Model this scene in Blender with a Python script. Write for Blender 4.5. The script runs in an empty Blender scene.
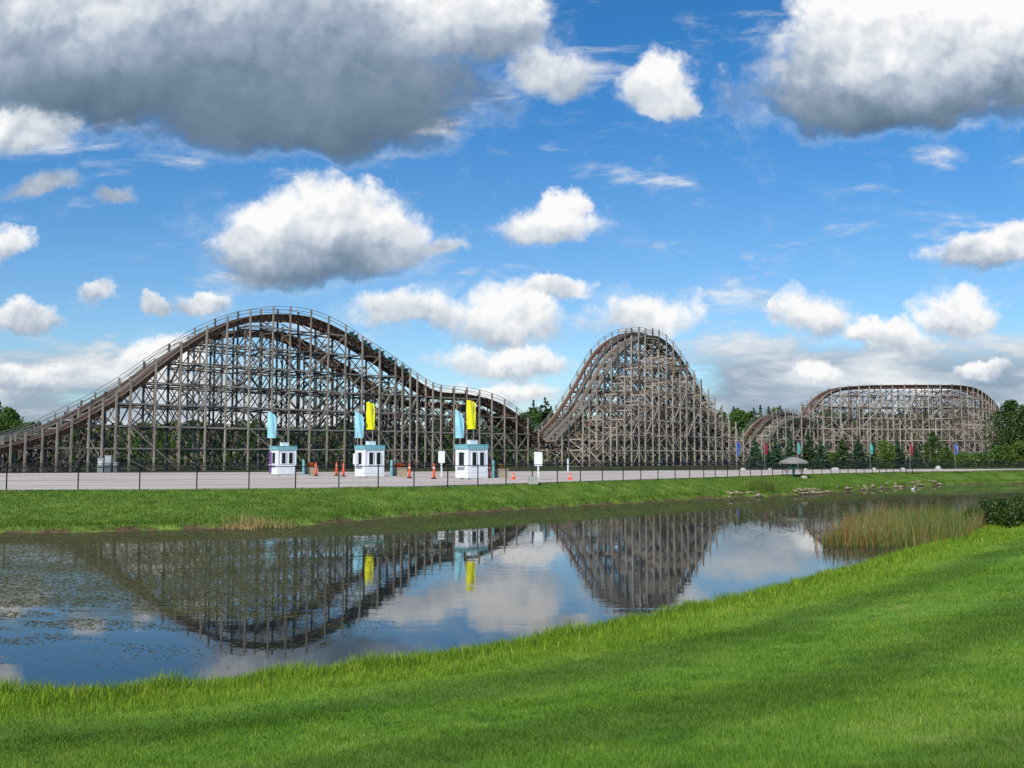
import bpy, math, random
import numpy as np
from mathutils import Vector, Matrix

R = random.Random(7)
rng = np.random.default_rng(11)
scene = bpy.context.scene
COL = scene.collection

# ------------------------------------------------------------------ camera
F = 1000.0
TH = math.atan(71.0 / F)
CZ = 3.6
cam_d = bpy.data.cameras.new('camera')
cam = bpy.data.objects.new('camera', cam_d)
COL.objects.link(cam)
cam_d.sensor_width = 36.0
cam_d.lens = F * 36.0 / 1024.0
cam_d.clip_start = 0.1
cam_d.clip_end = 20000
cam.location = (0, 0, CZ)
cam.rotation_euler = (math.radians(90) + TH, 0, 0)
scene.camera = cam
cT, sT = math.cos(TH), math.sin(TH)


def ray(px, py):
    xr = (px - 512) / F
    yr = (384 - py) / F
    return Vector((xr, cT - sT * yr, sT + cT * yr))


def pd(px, py, Y):
    d = ray(px, py)
    return Vector((0, 0, CZ)) + d * (Y / d.y)


def pz(px, py, z):
    d = ray(px, py)
    return Vector((0, 0, CZ)) + d * ((z - CZ) / d.z)


G = 1.5          # level of the car park and the ground behind it

# ------------------------------------------------------------------ helpers


def link(o, parent=None):
    COL.objects.link(o)
    if parent is not None:
        o.parent = parent
    return o


def tag(o, label=None, cat=None, group=None, kind=None):
    if label: o['label'] = label
    if cat: o['category'] = cat
    if group: o['group'] = group
    if kind: o['kind'] = kind
    return o


def empty(name, loc=(0, 0, 0), rz=0.0, parent=None, scale=1.0):
    o = bpy.data.objects.new(name, None)
    o.empty_display_size = 0.3
    link(o, parent)
    o.location = loc
    o.rotation_euler = (0, 0, rz)
    o.scale = (scale, scale, scale)
    return o


class MB:
    def __init__(self):
        self.v = []; self.f = []; self.m = []

    def add(self, vs, fs, mi=0):
        b = len(self.v)
        self.v.extend([tuple(p) for p in vs])
        self.f.extend([tuple(i + b for i in q) for q in fs])
        self.m.extend([mi] * len(fs))

    def box(self, c, s, rz=0.0, mi=0):
        hx, hy, hz = s[0] / 2, s[1] / 2, s[2] / 2
        ca, sa = math.cos(rz), math.sin(rz)
        vs = []
        for z in (-hz, hz):
            for x, y in ((-hx, -hy), (hx, -hy), (hx, hy), (-hx, hy)):
                vs.append((c[0] + x * ca - y * sa, c[1] + x * sa + y * ca, c[2] + z))
        self.add(vs, [(3, 2, 1, 0), (4, 5, 6, 7), (0, 1, 5, 4), (1, 2, 6, 5), (2, 3, 7, 6), (3, 0, 4, 7)], mi)

    def beam(self, p, q, w, h=None, mi=0):
        h = h or w
        p = Vector(p); q = Vector(q)
        d = q - p
        if d.length < 1e-5: return
        d.normalize()
        up = Vector((0, 0, 1))
        if abs(d.z) > 0.95: up = Vector((0.7, 0.7, 0))
        s = d.cross(up).normalized(); u = s.cross(d)
        vs = []
        for e in (p, q):
            for a, b in ((-1, -1), (1, -1), (1, 1), (-1, 1)):
                vs.append(e + s * (a * w / 2) + u * (b * h / 2))
        self.add(vs, [(3, 2, 1, 0), (4, 5, 6, 7), (0, 1, 5, 4), (1, 2, 6, 5), (2, 3, 7, 6), (3, 0, 4, 7)], mi)

    def tube(self, pts, rad, n=8, mi=0, cap=True):
        pts = [Vector(p) for p in pts]
        rs = rad if isinstance(rad, (list, tuple)) else [rad] * len(pts)
        vs = []; fs = []
        for i, p in enumerate(pts):
            d = (pts[min(i + 1, len(pts) - 1)] - pts[max(i - 1, 0)]).normalized()
            up = Vector((0, 0, 1)) if abs(d.z) < 0.9 else Vector((1, 0, 0))
            s = d.cross(up).normalized(); u = s.cross(d)
            for k in range(n):
                a = 2 * math.pi * k / n
                vs.append(p + (s * math.cos(a) + u * math.sin(a)) * rs[i])
        for i in range(len(pts) - 1):
            for k in range(n):
                a = i * n + k; b = i * n + (k + 1) % n
                fs.append((a, b, b + n, a + n))
        if cap:
            fs.append(tuple(range(n - 1, -1, -1)))
            fs.append(tuple(range((len(pts) - 1) * n, len(pts) * n)))
        self.add(vs, fs, mi)

    def lathe(self, prof, n=20, c=(0, 0, 0), mi=0):
        vs = []; fs = []
        for r, z in prof:
            for k in range(n):
                a = 2 * math.pi * k / n
                vs.append((c[0] + r * math.cos(a), c[1] + r * math.sin(a), c[2] + z))
        for i in range(len(prof) - 1):
            for k in range(n):
                a = i * n + k; b = i * n + (k + 1) % n
                fs.append((a, b, b + n, a + n))
        self.add(vs, fs, mi)

    def build(self, name, mat, parent=None, smooth=False):
        me = bpy.data.meshes.new(name)
        me.from_pydata(self.v, [], self.f)
        for m in (mat if isinstance(mat, (list, tuple)) else [mat]):
            me.materials.append(m)
        if any(self.m):
            me.polygons.foreach_set('material_index', self.m)
        if smooth:
            me.polygons.foreach_set('use_smooth', [True] * len(me.polygons))
        me.update()
        return link(bpy.data.objects.new(name, me), parent)


def fast_mesh(name, verts, faces, mat, parent=None, attrs=None, mi=None, smooth=False):
    """verts (N,3) float array, faces (M,k) int array"""
    me = bpy.data.meshes.new(name)
    n, (m, k) = len(verts), faces.shape
    me.vertices.add(n)
    me.vertices.foreach_set('co', np.ascontiguousarray(verts, dtype=np.float32).ravel())
    me.loops.add(m * k)
    me.loops.foreach_set('vertex_index', np.ascontiguousarray(faces, dtype=np.int32).ravel())
    me.polygons.add(m)
    me.polygons.foreach_set('loop_start', np.arange(0, m * k, k, dtype=np.int32))
    for q in (mat if isinstance(mat, (list, tuple)) else [mat]):
        me.materials.append(q)
    if mi is not None:
        me.polygons.foreach_set('material_index', np.ascontiguousarray(mi, dtype=np.int32))
    if smooth:
        me.polygons.foreach_set('use_smooth', np.ones(m, dtype=bool))
    if attrs:
        for an, av in attrs.items():
            a = me.attributes.new(an, 'FLOAT', 'POINT')
            a.data.foreach_set('value', np.ascontiguousarray(av, dtype=np.float32))
    me.update(calc_edges=True)
    me.validate()
    return link(bpy.data.objects.new(name, me), parent)


def copy_tree(o, parent=None):
    c = o.copy(); COL.objects.link(c)
    if parent is not None: c.parent = parent
    for ch in list(o.children):
        copy_tree(ch, c)
    return c


# ------------------------------------------------------------------ materials
class NT:
    def __init__(self, tree):
        self.t = tree; self.n = tree.nodes; self.l = tree.links

    def new(self, typ, **kw):
        nd = self.n.new(typ)
        for k, v in kw.items(): setattr(nd, k, v)
        return nd

    def put(self, sock, v):
        if isinstance(v, bpy.types.NodeSocket): self.l.new(v, sock)
        else: sock.default_value = v

    def math(self, op, a, b=None, c=None, clamp=False):
        nd = self.new('ShaderNodeMath', operation=op, use_clamp=clamp)
        self.put(nd.inputs[0], a)
        if b is not None: self.put(nd.inputs[1], b)
        if c is not None: self.put(nd.inputs[2], c)
        return nd.outputs[0]

    def vm(self, op, a, b=None, c=None, out=0):
        nd = self.new('ShaderNodeVectorMath', operation=op)
        self.put(nd.inputs[0], a)
        if b is not None: self.put(nd.inputs[1], b)
        if c is not None: self.put(nd.inputs[2], c)
        return nd.outputs[out]

    def noise(self, vec, scale, detail=3, rough=0.5, dist=0.0, col=False, w=None):
        nd = self.new('ShaderNodeTexNoise')
        if w is not None:
            nd.noise_dimensions = '4D'; nd.inputs['W'].default_value = w
        if vec is not None: self.l.new(vec, nd.inputs['Vector'])
        nd.inputs['Scale'].default_value = scale
        nd.inputs['Detail'].default_value = detail
        nd.inputs['Roughness'].default_value = rough
        nd.inputs['Distortion'].default_value = dist
        return nd.outputs['Color' if col else 'Fac']

    def ramp(self, fac, stops, interp='LINEAR'):
        nd = self.new('ShaderNodeValToRGB')
        cr = nd.color_ramp; cr.interpolation = interp
        while len(cr.elements) < len(stops): cr.elements.new(0.5)
        for e, (p, c) in zip(cr.elements, stops):
            e.position = p
            e.color = (c, c, c, 1) if isinstance(c, (int, float)) else (*c, 1)
        self.put(nd.inputs[0], fac)
        return nd.outputs[0]

    def sstep(self, x, a, b, o0=0.0, o1=1.0):
        nd = self.new('ShaderNodeMapRange', interpolation_type='SMOOTHSTEP')
        self.put(nd.inputs[0], x)
        nd.inputs[1].default_value = a; nd.inputs[2].default_value = b
        nd.inputs[3].default_value = o0; nd.inputs[4].default_value = o1
        return nd.outputs[0]

    def mix(self, fac, a, b, blend='MIX'):
        nd = self.new('ShaderNodeMix', data_type='RGBA', blend_type=blend)
        self.put(nd.inputs[0], fac)
        for i, v in ((6, a), (7, b)):
            if isinstance(v, (tuple, list)): v = (*v, 1) if len(v) == 3 else v
            self.put(nd.inputs[i], v)
        return nd.outputs[2]


def mat(name):
    m = bpy.data.materials.new(name); m.use_nodes = True
    t = NT(m.node_tree)
    bsdf = m.node_tree.nodes['Principled BSDF']
    return m, t, bsdf


def paint(name, col, rough=0.6, var=0.15, scale=3.0, metal=0.0, spec=0.3, bump=0.0):
    m, t, b = mat(name)
    tc = t.new('ShaderNodeTexCoord')
    n = t.noise(tc.outputs['Object'], scale, 5, 0.6)
    dark = tuple(c * (1 - var) for c in col); lite = tuple(min(1, c * (1 + var)) for c in col)
    t.put(b.inputs['Base Color'], t.ramp(n, [(0.3, dark), (0.7, lite)]))
    b.inputs['Roughness'].default_value = rough
    b.inputs['Metallic'].default_value = metal
    b.inputs['Specular IOR Level'].default_value = spec
    if bump:
        bp = t.new('ShaderNodeBump'); bp.inputs['Strength'].default_value = bump
        t.put(bp.inputs['Height'], n); t.put(b.inputs['Normal'], bp.outputs[0])
    return m


def leafy(name, cols, scale=0.8, transl=0.35, rough=0.7, fine=9.0):
    """double sided leaf material whose hue wanders from clump to clump"""
    m = bpy.data.materials.new(name); m.use_nodes = True
    t = NT(m.node_tree); m.node_tree.nodes.remove(m.node_tree.nodes['Principled BSDF'])
    out = m.node_tree.nodes['Material Output']
    tc = t.new('ShaderNodeTexCoord'); oi = t.new('ShaderNodeObjectInfo')
    a = t.noise(tc.outputs['Object'], scale, 2)
    bnoise = t.noise(tc.outputs['Object'], fine, 1)
    f = t.math('ADD', t.math('MULTIPLY', a, 0.55), t.math('MULTIPLY', bnoise, 0.45))
    n = len(cols)
    c = t.ramp(f, [(0.3 + 0.4 * i / max(1, n - 1), cols[i]) for i in range(n)])
    c = t.mix(0.35, c, t.ramp(oi.outputs['Random'], [(0, tuple(q * 0.75 for q in cols[0])), (1, tuple(q * 1.1 for q in cols[-1]))]))
    d = t.new('ShaderNodeBsdfDiffuse'); tr = t.new('ShaderNodeBsdfTranslucent')
    g = t.new('ShaderNodeBsdfGlossy'); g.inputs['Roughness'].default_value = 0.45
    t.put(d.inputs[0], c); t.put(tr.inputs[0], c)
    mx = t.new('ShaderNodeMixShader'); mx.inputs[0].default_value = transl
    t.l.new(d.outputs[0], mx.inputs[1]); t.l.new(tr.outputs[0], mx.inputs[2])
    m2 = t.new('ShaderNodeMixShader'); m2.inputs[0].default_value = 0.03
    t.l.new(mx.outputs[0], m2.inputs[1]); t.l.new(g.outputs[0], m2.inputs[2])
    t.l.new(m2.outputs[0], out.inputs[0])
    return m


def wood(name, lo, hi):
    m, t, b = mat(name)
    tc = t.new('ShaderNodeTexCoord'); oi = t.new('ShaderNodeObjectInfo')
    v = t.vm('MULTIPLY', tc.outputs['Object'], (1.0, 1.0, 0.35))
    n = t.noise(v, 1.3, 4, 0.7); n2 = t.noise(tc.outputs['Object'], 0.25, 2)
    f = t.math('ADD', t.math('MULTIPLY', n, 0.6), t.math('MULTIPLY', n2, 0.4))
    c = t.ramp(f, [(0.3, lo), (0.66, hi)])
    c = t.mix(t.math('MULTIPLY', oi.outputs['Random'], 0.3), c, tuple(x * 0.6 for x in lo))
    t.put(b.inputs['Base Color'], c)
    b.inputs['Roughness'].default_value = 0.85
    b.inputs['Specular IOR Level'].default_value = 0.15
    return m


M = {}
M['timber'] = wood('weathered_timber', (0.20, 0.165, 0.135), (0.46, 0.385, 0.31))
M['timber_dark'] = wood('old_dark_timber', (0.075, 0.062, 0.055), (0.20, 0.165, 0.14))  # braces and inner posts: shade painted into the wood, heaviest on the first hill
M['timber_brown'] = wood('brown_timber', (0.13, 0.085, 0.06), (0.27, 0.18, 0.12))
M['timber_pale'] = wood('pale_timber', (0.27, 0.225, 0.185), (0.56, 0.475, 0.39))  # lighter copy for the later hills, outside the painted cloud shade
M['track_wood'] = wood('stained_track_wood', (0.13, 0.062, 0.042), (0.26, 0.145, 0.10))
M['walk_wood'] = wood('walkway_planks', (0.17, 0.14, 0.10), (0.30, 0.25, 0.19))
M['rail'] = paint('running_rail', (0.16, 0.12, 0.10), 0.45, metal=0.6)
M['handrail'] = paint('handrail_grey', (0.26, 0.25, 0.22), 0.7)
M['white'] = paint('white_paint', (0.80, 0.80, 0.80), 0.5, 0.06)
M['white_trim'] = paint('white_trim', (0.72, 0.72, 0.74), 0.5, 0.06)
M['teal'] = paint('teal_paint', (0.19, 0.44, 0.46), 0.5, 0.15)
M['banner_blue'] = paint('light_blue_cloth', (0.33, 0.64, 0.72), 0.8, 0.08)
M['banner_yellow'] = paint('yellow_cloth', (0.86, 0.80, 0.015), 0.8, 0.08)
M['flag_blue'] = paint('blue_cloth', (0.03, 0.10, 0.45), 0.8)
M['flag_red'] = paint('red_cloth', (0.33, 0.03, 0.05), 0.8)
M['flag_teal'] = paint('teal_cloth', (0.10, 0.42, 0.38), 0.8)
M['glass'] = paint('dark_glass', (0.012, 0.014, 0.02), 0.12, 0.2, spec=0.5)
M['black'] = paint('black_fence_paint', (0.012, 0.012, 0.013), 0.55)
M['orange'] = paint('orange_plastic', (0.85, 0.085, 0.02), 0.5, 0.08)
M['reflective'] = paint('white_band', (0.8, 0.8, 0.8), 0.4, 0.05)
M['rubber'] = paint('black_rubber', (0.02, 0.02, 0.02), 0.8)
M['planter'] = paint('tan_planter', (0.48, 0.37, 0.25), 0.85, 0.12, bump=0.2)
M['concrete'] = paint('concrete', (0.38, 0.36, 0.33), 0.9, 0.15, bump=0.2)
M['rock'] = paint('pale_limestone', (0.30, 0.225, 0.15), 0.9, 0.4, 2.2, bump=0.5)
M['boulder'] = paint('white_boulder', (0.46, 0.44, 0.40), 0.9, 0.25, 2.2, bump=0.5)
M['flower'] = leafy('orange_flowers', [(0.45, 0.07, 0.01), (0.65, 0.16, 0.01)], 4)
M['greygreen'] = paint('grey_metal_box', (0.34, 0.36, 0.35), 0.6)
M['thatch'] = paint('grey_shingle', (0.26, 0.24, 0.22), 0.9, 0.2, 6)
M['train'] = paint('dark_green_train_paint', (0.012, 0.085, 0.06), 0.35, 0.2, spec=0.5)
M['seat'] = paint('black_seat_padding', (0.02, 0.02, 0.024), 0.7)
M['bark'] = paint('bark', (0.09, 0.065, 0.045), 0.95, 0.4, 6, bump=0.4)
M['leaf_mid'] = leafy('broad_leaves', [(0.045, 0.094, 0.017), (0.093, 0.172, 0.027), (0.175, 0.273, 0.043)], 0.35)
M['leaf_dark'] = leafy('dark_broad_leaves', [(0.025, 0.052, 0.012), (0.051, 0.1, 0.02), (0.094, 0.155, 0.028)], 0.35)
M['leaf_lime'] = leafy('yellow_green_leaves', [(0.065, 0.111, 0.016), (0.13, 0.195, 0.026), (0.208, 0.273, 0.039)], 0.5)
M['needle'] = leafy('spruce_needles', [(0.026, 0.06, 0.027), (0.049, 0.101, 0.048), (0.09, 0.156, 0.073)], 1.0, 0.15)
M['pine'] = leafy('pine_needles', [(0.022, 0.048, 0.015), (0.047, 0.088, 0.023), (0.079, 0.128, 0.036)], 0.8, 0.15)
M['bush'] = leafy('bush_leaves', [(0.03, 0.062, 0.012), (0.066, 0.118, 0.02), (0.143, 0.218, 0.034)], 1.8)
M['reed_tan'] = leafy('dry_reed', [(0.42, 0.27, 0.10), (0.55, 0.39, 0.17)], 3)
M['reed_rust'] = leafy('rusty_reed', [(0.34, 0.145, 0.04), (0.48, 0.23, 0.07)], 3)
M['reed_green'] = leafy('green_reed', [(0.13, 0.19, 0.03), (0.25, 0.30, 0.06)], 3)
M['weed'] = leafy('pondweed', [(0.07, 0.085, 0.02), (0.13, 0.12, 0.04), (0.20, 0.17, 0.07)], 2, 0.1)
M['duck'] = paint('white_feathers', (0.78, 0.76, 0.72), 0.8)
M['beak'] = paint('orange_beak', (0.6, 0.22, 0.02), 0.5)

# ------------------------------------------------------------------ plan lines (functions y(x))


def line_fn(pts):
    xs = np.array([p[0] for p in pts]); ys = np.array([p[1] for p in pts])

    def f(x):
        return np.interp(x, xs, ys)
    f.pts = pts
    return f


def wz(lst, z):
    return [(pz(a, b, z).x, pz(a, b, z).y) for a, b in lst]


near_px = [(0, 700), (100, 698), (200, 689), (300, 678), (400, 665), (500, 649), (600, 631), (700, 609), (770, 594),
           (840, 574), (900, 557), (960, 542), (990, 526), (1024, 506)]
far_px = [(0, 533), (70, 533), (140, 531), (220, 529), (300, 526), (400, 517), (480, 512), (560, 507), (640, 503), (700, 499),
          (740, 498), (771, 496.5), (820, 493.5), (880, 489), (927, 485.3), (1000, 483.6), (1024, 483.2)]
nw = wz(near_px, 0.0); fw = wz(far_px, 0.0)
near_shore = line_fn([(-3000, -300), (-60, 11.0), (-25, 13.6)] + nw + [(75, 90), (150, 112), (3000, 600)])
far_shore = line_fn([(-3000, 30), (-80, 41.0), (-45, 44.5)] + fw + [(150, 140), (3000, 900)])
fence_px = [(-60, 492), (10, 491), (142, 490), (297, 488.5), (415, 487), (478, 485.3), (557, 482.6), (640, 480), (702, 478), (800, 474.8), (900, 472), (1024, 470.2), (1090, 469.6)]
fl = wz(fence_px, G)
back_px = [(-60, 474), (0, 473.6), (300, 472.3), (600, 471.2), (740, 470.3), (1024, 469.0), (1090, 468.8)]
bl = wz(back_px, G)
fence_y = line_fn([(-400, fl[0][1] - 45)] + fl)
back_y = line_fn([(-400, bl[0][1] - 25)] + bl)


def sdist(x, y, fn):
    """signed distance to a plan line, positive beyond it (greater y)"""
    P = np.stack([x, y], -1).reshape(-1, 2)
    best = np.full(len(P), 1e9)
    pts = fn.pts
    for a, b in zip(pts[:-1], pts[1:]):
        a = np.array(a); b = np.array(b); ab = b - a
        tt = np.clip(((P - a) @ ab) / (ab @ ab), 0, 1)
        d = np.hypot(*(P - a - tt[:, None] * ab).T)
        best = np.minimum(best, d)
    sg = np.where(P[:, 1] >= fn(P[:, 0]), 1.0, -1.0)
    return (best * sg).reshape(np.shape(x))


def wob(x, y, s=1.0):
    return (np.sin(x * 1.3 * s + 2.1 * np.sin(y * 0.7 * s)) + np.sin(y * 1.9 * s + 1.7 * np.sin(x * 1.1 * s)) + 0.6 * np.sin((x + y) * 4.3 * s)) / 2.6


def sm(t):
    t = np.clip(t, 0, 1); return t * t * (3 - 2 * t)


def ground_z(x, y):
    x = np.asarray(x, float); y = np.asarray(y, float)
    sn = -sdist(x, y, near_shore) + 0.18 * wob(x, y, 1.2)       # inland distance, near side
    sf = sdist(x, y, far_shore) + 0.25 * wob(x, y, 0.6)
    zn = 0.10 * sm(sn / 0.4) + 1.9 * (np.clip(sn, 0, 15) / 15) ** 1.35
    zn = np.minimum(zn, 2.0 + 0 * zn) + 0.03 * wob(x, y, 0.35) * sm(sn / 3)
    df = np.maximum(-sdist(x, y, fence_y), 0)
    tt = np.where(sf > 0, sf / (sf + df + 0.8), 0)
    zf = 0.26 * sm(sf / 0.5) + 1.24 * sm(np.clip(tt * 1.12, 0, 1) * 0.85) / sm(0.85)
    zf = np.minimum(zf, G) + 0.035 * wob(x, y, 0.25) * sm(sf / 2) * (1 - sm((sf - 6) / 3))
    z = np.where(sn > 0, zn, np.where(sf > 0, zf, -0.9 * sm(np.minimum(-sn, -sf) / 2.5)))
    return z, sn, sf


def gz(x, y):
    return float(ground_z(np.array([x]), np.array([y]))[0][0])


def on_ground(px, py):
    d = ray(px, py); lo = Vector((0, 0, CZ)); k = 4.0
    while k < 400:
        q = lo + d * k
        if q.z < gz(q.x, q.y): break
        k += 0.25
    q.z = gz(q.x, q.y)
    return q


# ------------------------------------------------------------------ ground sheet
def axis(lo, hi, fine_lo, fine_hi, step, grow=1.18):
    a = list(np.arange(fine_lo, fine_hi, step))
    s = step; v = fine_hi
    while v < hi: a.append(v); s *= grow; v += s
    a.append(hi)
    s = step; v = fine_lo - step; b = []
    while v > lo: b.append(v); s *= grow; v -= s
    b.append(lo)
    return np.array(sorted(b) + a)


gx = axis(-6000, 6000, -45, 75, 0.4)
gy = axis(-2000, 9000, -6, 100, 0.4)
X, Y = np.meshgrid(gx, gy)
Z, SN, SF = ground_z(X, Y)
nx, ny = len(gx), len(gy)
idx = np.arange(nx * ny).reshape(ny, nx)
faces = np.stack([idx[:-1, :-1], idx[:-1, 1:], idx[1:, 1:], idx[1:, :-1]], -1).reshape(-1, 4)


def grass_colour(t, vec, sn, blades=False):
    """colour of mown lawn, shaggy shore strip and far bank from the distances to the two shores"""
    n1 = t.noise(vec, 0.35, 4, 0.6); n2 = t.noise(vec, 2.2, 4, 0.65)
    lawn = t.ramp(t.math('ADD', t.math('MULTIPLY', n1, 0.5), t.math('MULTIPLY', n2, 0.5)),
                  [(0.33, (0.082, 0.175, 0.020)), (0.45, (0.135, 0.265, 0.028)), (0.58, (0.190, 0.315, 0.042)), (0.72, (0.32, 0.37, 0.09))])
    clover = t.sstep(t.noise(vec, 1.1, 5, 0.7, 0.6), 0.56, 0.66)
    lawn = t.mix(t.math('MULTIPLY', clover, 0.55), lawn, (0.050, 0.130, 0.020))
    dry = t.sstep(t.noise(vec, 0.7, 6, 0.75, 1.0), 0.60, 0.74)
    lawn = t.mix(t.math('MULTIPLY', dry, 0.5), lawn, (0.30, 0.30, 0.10))
    # darker bands that follow the shore
    sv = t.math('ADD', sn, t.math('MULTIPLY', t.noise(vec, 0.16, 2), 2.6))
    lane = t.math('SINE', t.math('MULTIPLY_ADD', t.noise(vec, 1.8, 4, 0.7), 1.6, t.math('MULTIPLY', sv, 1.5)))
    lane = t.sstep(lane, -0.4, 1.0)
    lawn = t.mix(t.math('MULTIPLY', lane, 0.50), lawn, (0.062, 0.128, 0.020))
    shore = t.ramp(n2, [(0.32, (0.15, 0.27, 0.026)), (0.55, (0.24, 0.37, 0.042)), (0.68, (0.33, 0.40, 0.07)), (0.8, (0.40, 0.34, 0.13))])
    k = t.math('ADD', sn, t.math('MULTIPLY', n2, 1.6))
    c = t.mix(t.sstep(k, 2.0, 4.2), shore, lawn)
    return c


gm, t, b = mat('ground_turf')
geo = t.new('ShaderNodeNewGeometry'); pos = geo.outputs['Position']
a_n = t.new('ShaderNodeAttribute', attribute_name='near_dist').outputs['Fac']
a_f = t.new('ShaderNodeAttribute', attribute_name='far_dist').outputs['Fac']
near_c = grass_colour(t, pos, a_n)
n2 = t.noise(pos, 0.8, 4, 0.65)
bank = t.ramp(n2, [(0.3, (0.08, 0.15, 0.022)), (0.55, (0.13, 0.22, 0.032)), (0.75, (0.22, 0.29, 0.055))])
soil = t.ramp(t.noise(pos, 3.0, 4), [(0.35, (0.075, 0.045, 0.028)), (0.65, (0.16, 0.10, 0.055))])
kf = t.math('ADD', a_f, t.math('MULTIPLY', t.math('SUBTRACT', n2, 0.5), 2.2))
bank = t.mix(t.sstep(kf, -0.15, 0.5), soil, bank)
rough_g = t.ramp(t.noise(pos, 0.5, 4, 0.7), [(0.3, (0.045, 0.060, 0.020)), (0.6, (0.085, 0.095, 0.035)), (0.8, (0.14, 0.12, 0.06))])
bank = t.mix(t.sstep(a_f, 22, 30), bank, rough_g)
near_c = t.mix(t.sstep(a_n, -0.1, 0.25), soil, near_c)
isnear = t.math('GREATER_THAN', a_n, 0.0)
c = t.mix(isnear, bank, near_c)
t.put(b.inputs['Base Color'], c)
b.inputs['Roughness'].default_value = 0.95; b.inputs['Specular IOR Level'].default_value = 0.1
bp = t.new('ShaderNodeBump'); bp.inputs['Strength'].default_value = 0.5; bp.inputs['Distance'].default_value = 0.05
t.put(bp.inputs['Height'], t.noise(pos, 14, 4, 0.7)); t.put(b.inputs['Normal'], bp.outputs[0])
ground = fast_mesh('ground', np.stack([X, Y, Z], -1).reshape(-1, 3), faces, gm,
                   attrs={'near_dist': SN.ravel(), 'far_dist': SF.ravel()}, smooth=True)
tag(ground, 'green grassy ground running down to the pond from both sides', kind='structure')

# ------------------------------------------------------------------ water
wm = bpy.data.materials.new('pond_water'); wm.use_nodes = True
t = NT(wm.node_tree); b = wm.node_tree.nodes['Principled BSDF']; out = wm.node_tree.nodes['Material Output']
geo = t.new('ShaderNodeNewGeometry'); pos = geo.outputs['Position']
t.put(b.inputs['Base Color'], (0.012, 0.020, 0.020, 1))
b.inputs['Roughness'].default_value = 0.015
b.inputs['IOR'].default_value = 1.30
b.inputs['Specular IOR Level'].default_value = 0.5
wv = t.vm('MULTIPLY', pos, (0.55, 1.0, 1.0))
h1 = t.noise(wv, 1.1, 3, 0.55, 0.4); h2 = t.noise(wv, 6.0, 3, 0.6)
calm = t.sstep(t.noise(pos, 0.06, 3), 0.40, 0.62, 0.35, 1.3)
h = t.math('MULTIPLY', t.math('ADD', t.math('MULTIPLY', h1, 0.6), t.math('MULTIPLY', h2, 0.10)), calm)
bp = t.new('ShaderNodeBump'); bp.inputs['Strength'].default_value = 0.09; bp.inputs['Distance'].default_value = 0.05
t.put(bp.inputs['Height'], h); t.put(b.inputs['Normal'], bp.outputs[0])
# thin algae film that dulls the mirror in drifting patches
a_w = t.new('ShaderNodeAttribute', attribute_name='film').outputs['Fac']
fine = t.noise(wv, 5.0, 6, 0.75); patch = t.noise(t.vm('MULTIPLY', pos, (0.5, 1.0, 1.0)), 0.35, 4, 0.6)
k = t.math('ADD', t.math('MULTIPLY', fine, 0.65), t.math('MULTIPLY', patch, 0.35))
k = t.math('ADD', k, t.math('MULTIPLY', t.math('SUBTRACT', a_w, 1.0), 0.20))
film = t.sstep(k, 0.385, 0.53)
film = t.math('MULTIPLY', film, 0.72)
dif = t.new('ShaderNodeBsdfDiffuse')
t.put(dif.inputs[0], t.ramp(fine, [(0.3, (0.055, 0.062, 0.030)), (0.7, (0.13, 0.125, 0.07))]))
mx = t.new('ShaderNodeMixShader')
t.put(mx.inputs[0], film); t.l.new(b.outputs[0], mx.inputs[1]); t.l.new(dif.outputs[0], mx.inputs[2])
t.l.new(mx.outputs[0], out.inputs[0])


def film_amount(x, y):
    """where the weed lies: a wide raft off the left of the far bank, thinning to the right"""
    px = 512 + 1000 * x / np.maximum(y, 1); py = 455 + 3600 / np.maximum(y, 1)
    f = np.zeros_like(px)
    f = np.maximum(f, sm((672 - py) / 60) * sm((420 - px) / 200) * (0.45 + 0.55 * sm((630 - py) / 40)))
    f = np.maximum(f, 0.95 * sm((572 - py) / 45) * sm((560 - px) / 200))
    f = np.maximum(f, 0.72 * sm((540 - py) / 30))
    f = np.maximum(f, 0.55 * sm((665 - py) / 40) * sm((130 - px) / 90))
    return f


wx = axis(-400, 400, -45, 80, 0.8, 1.3); wy = axis(-60, 500, 8, 140, 0.8, 1.3)
WX, WY = np.meshgrid(wx, wy)
idx = np.arange(WX.size).reshape(WX.shape)
wf = np.stack([idx[:-1, :-1], idx[:-1, 1:], idx[1:, 1:], idx[1:, :-1]], -1).reshape(-1, 4)
wn = -sdist(WX, WY, near_shore).ravel(); wff = sdist(WX, WY, far_shore).ravel()
keep = ((wn < 2.2) & (wff < 2.2))
wf = wf[keep[wf].any(1)]
water = fast_mesh('pond_water', np.stack([WX, WY, 0 * WX], -1).reshape(-1, 3), wf, wm,
                  attrs={'film': film_amount(WX, WY).ravel()}, smooth=True)
tag(water, 'dark calm pond mirroring the roller coaster and clouds', kind='structure')

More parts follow.
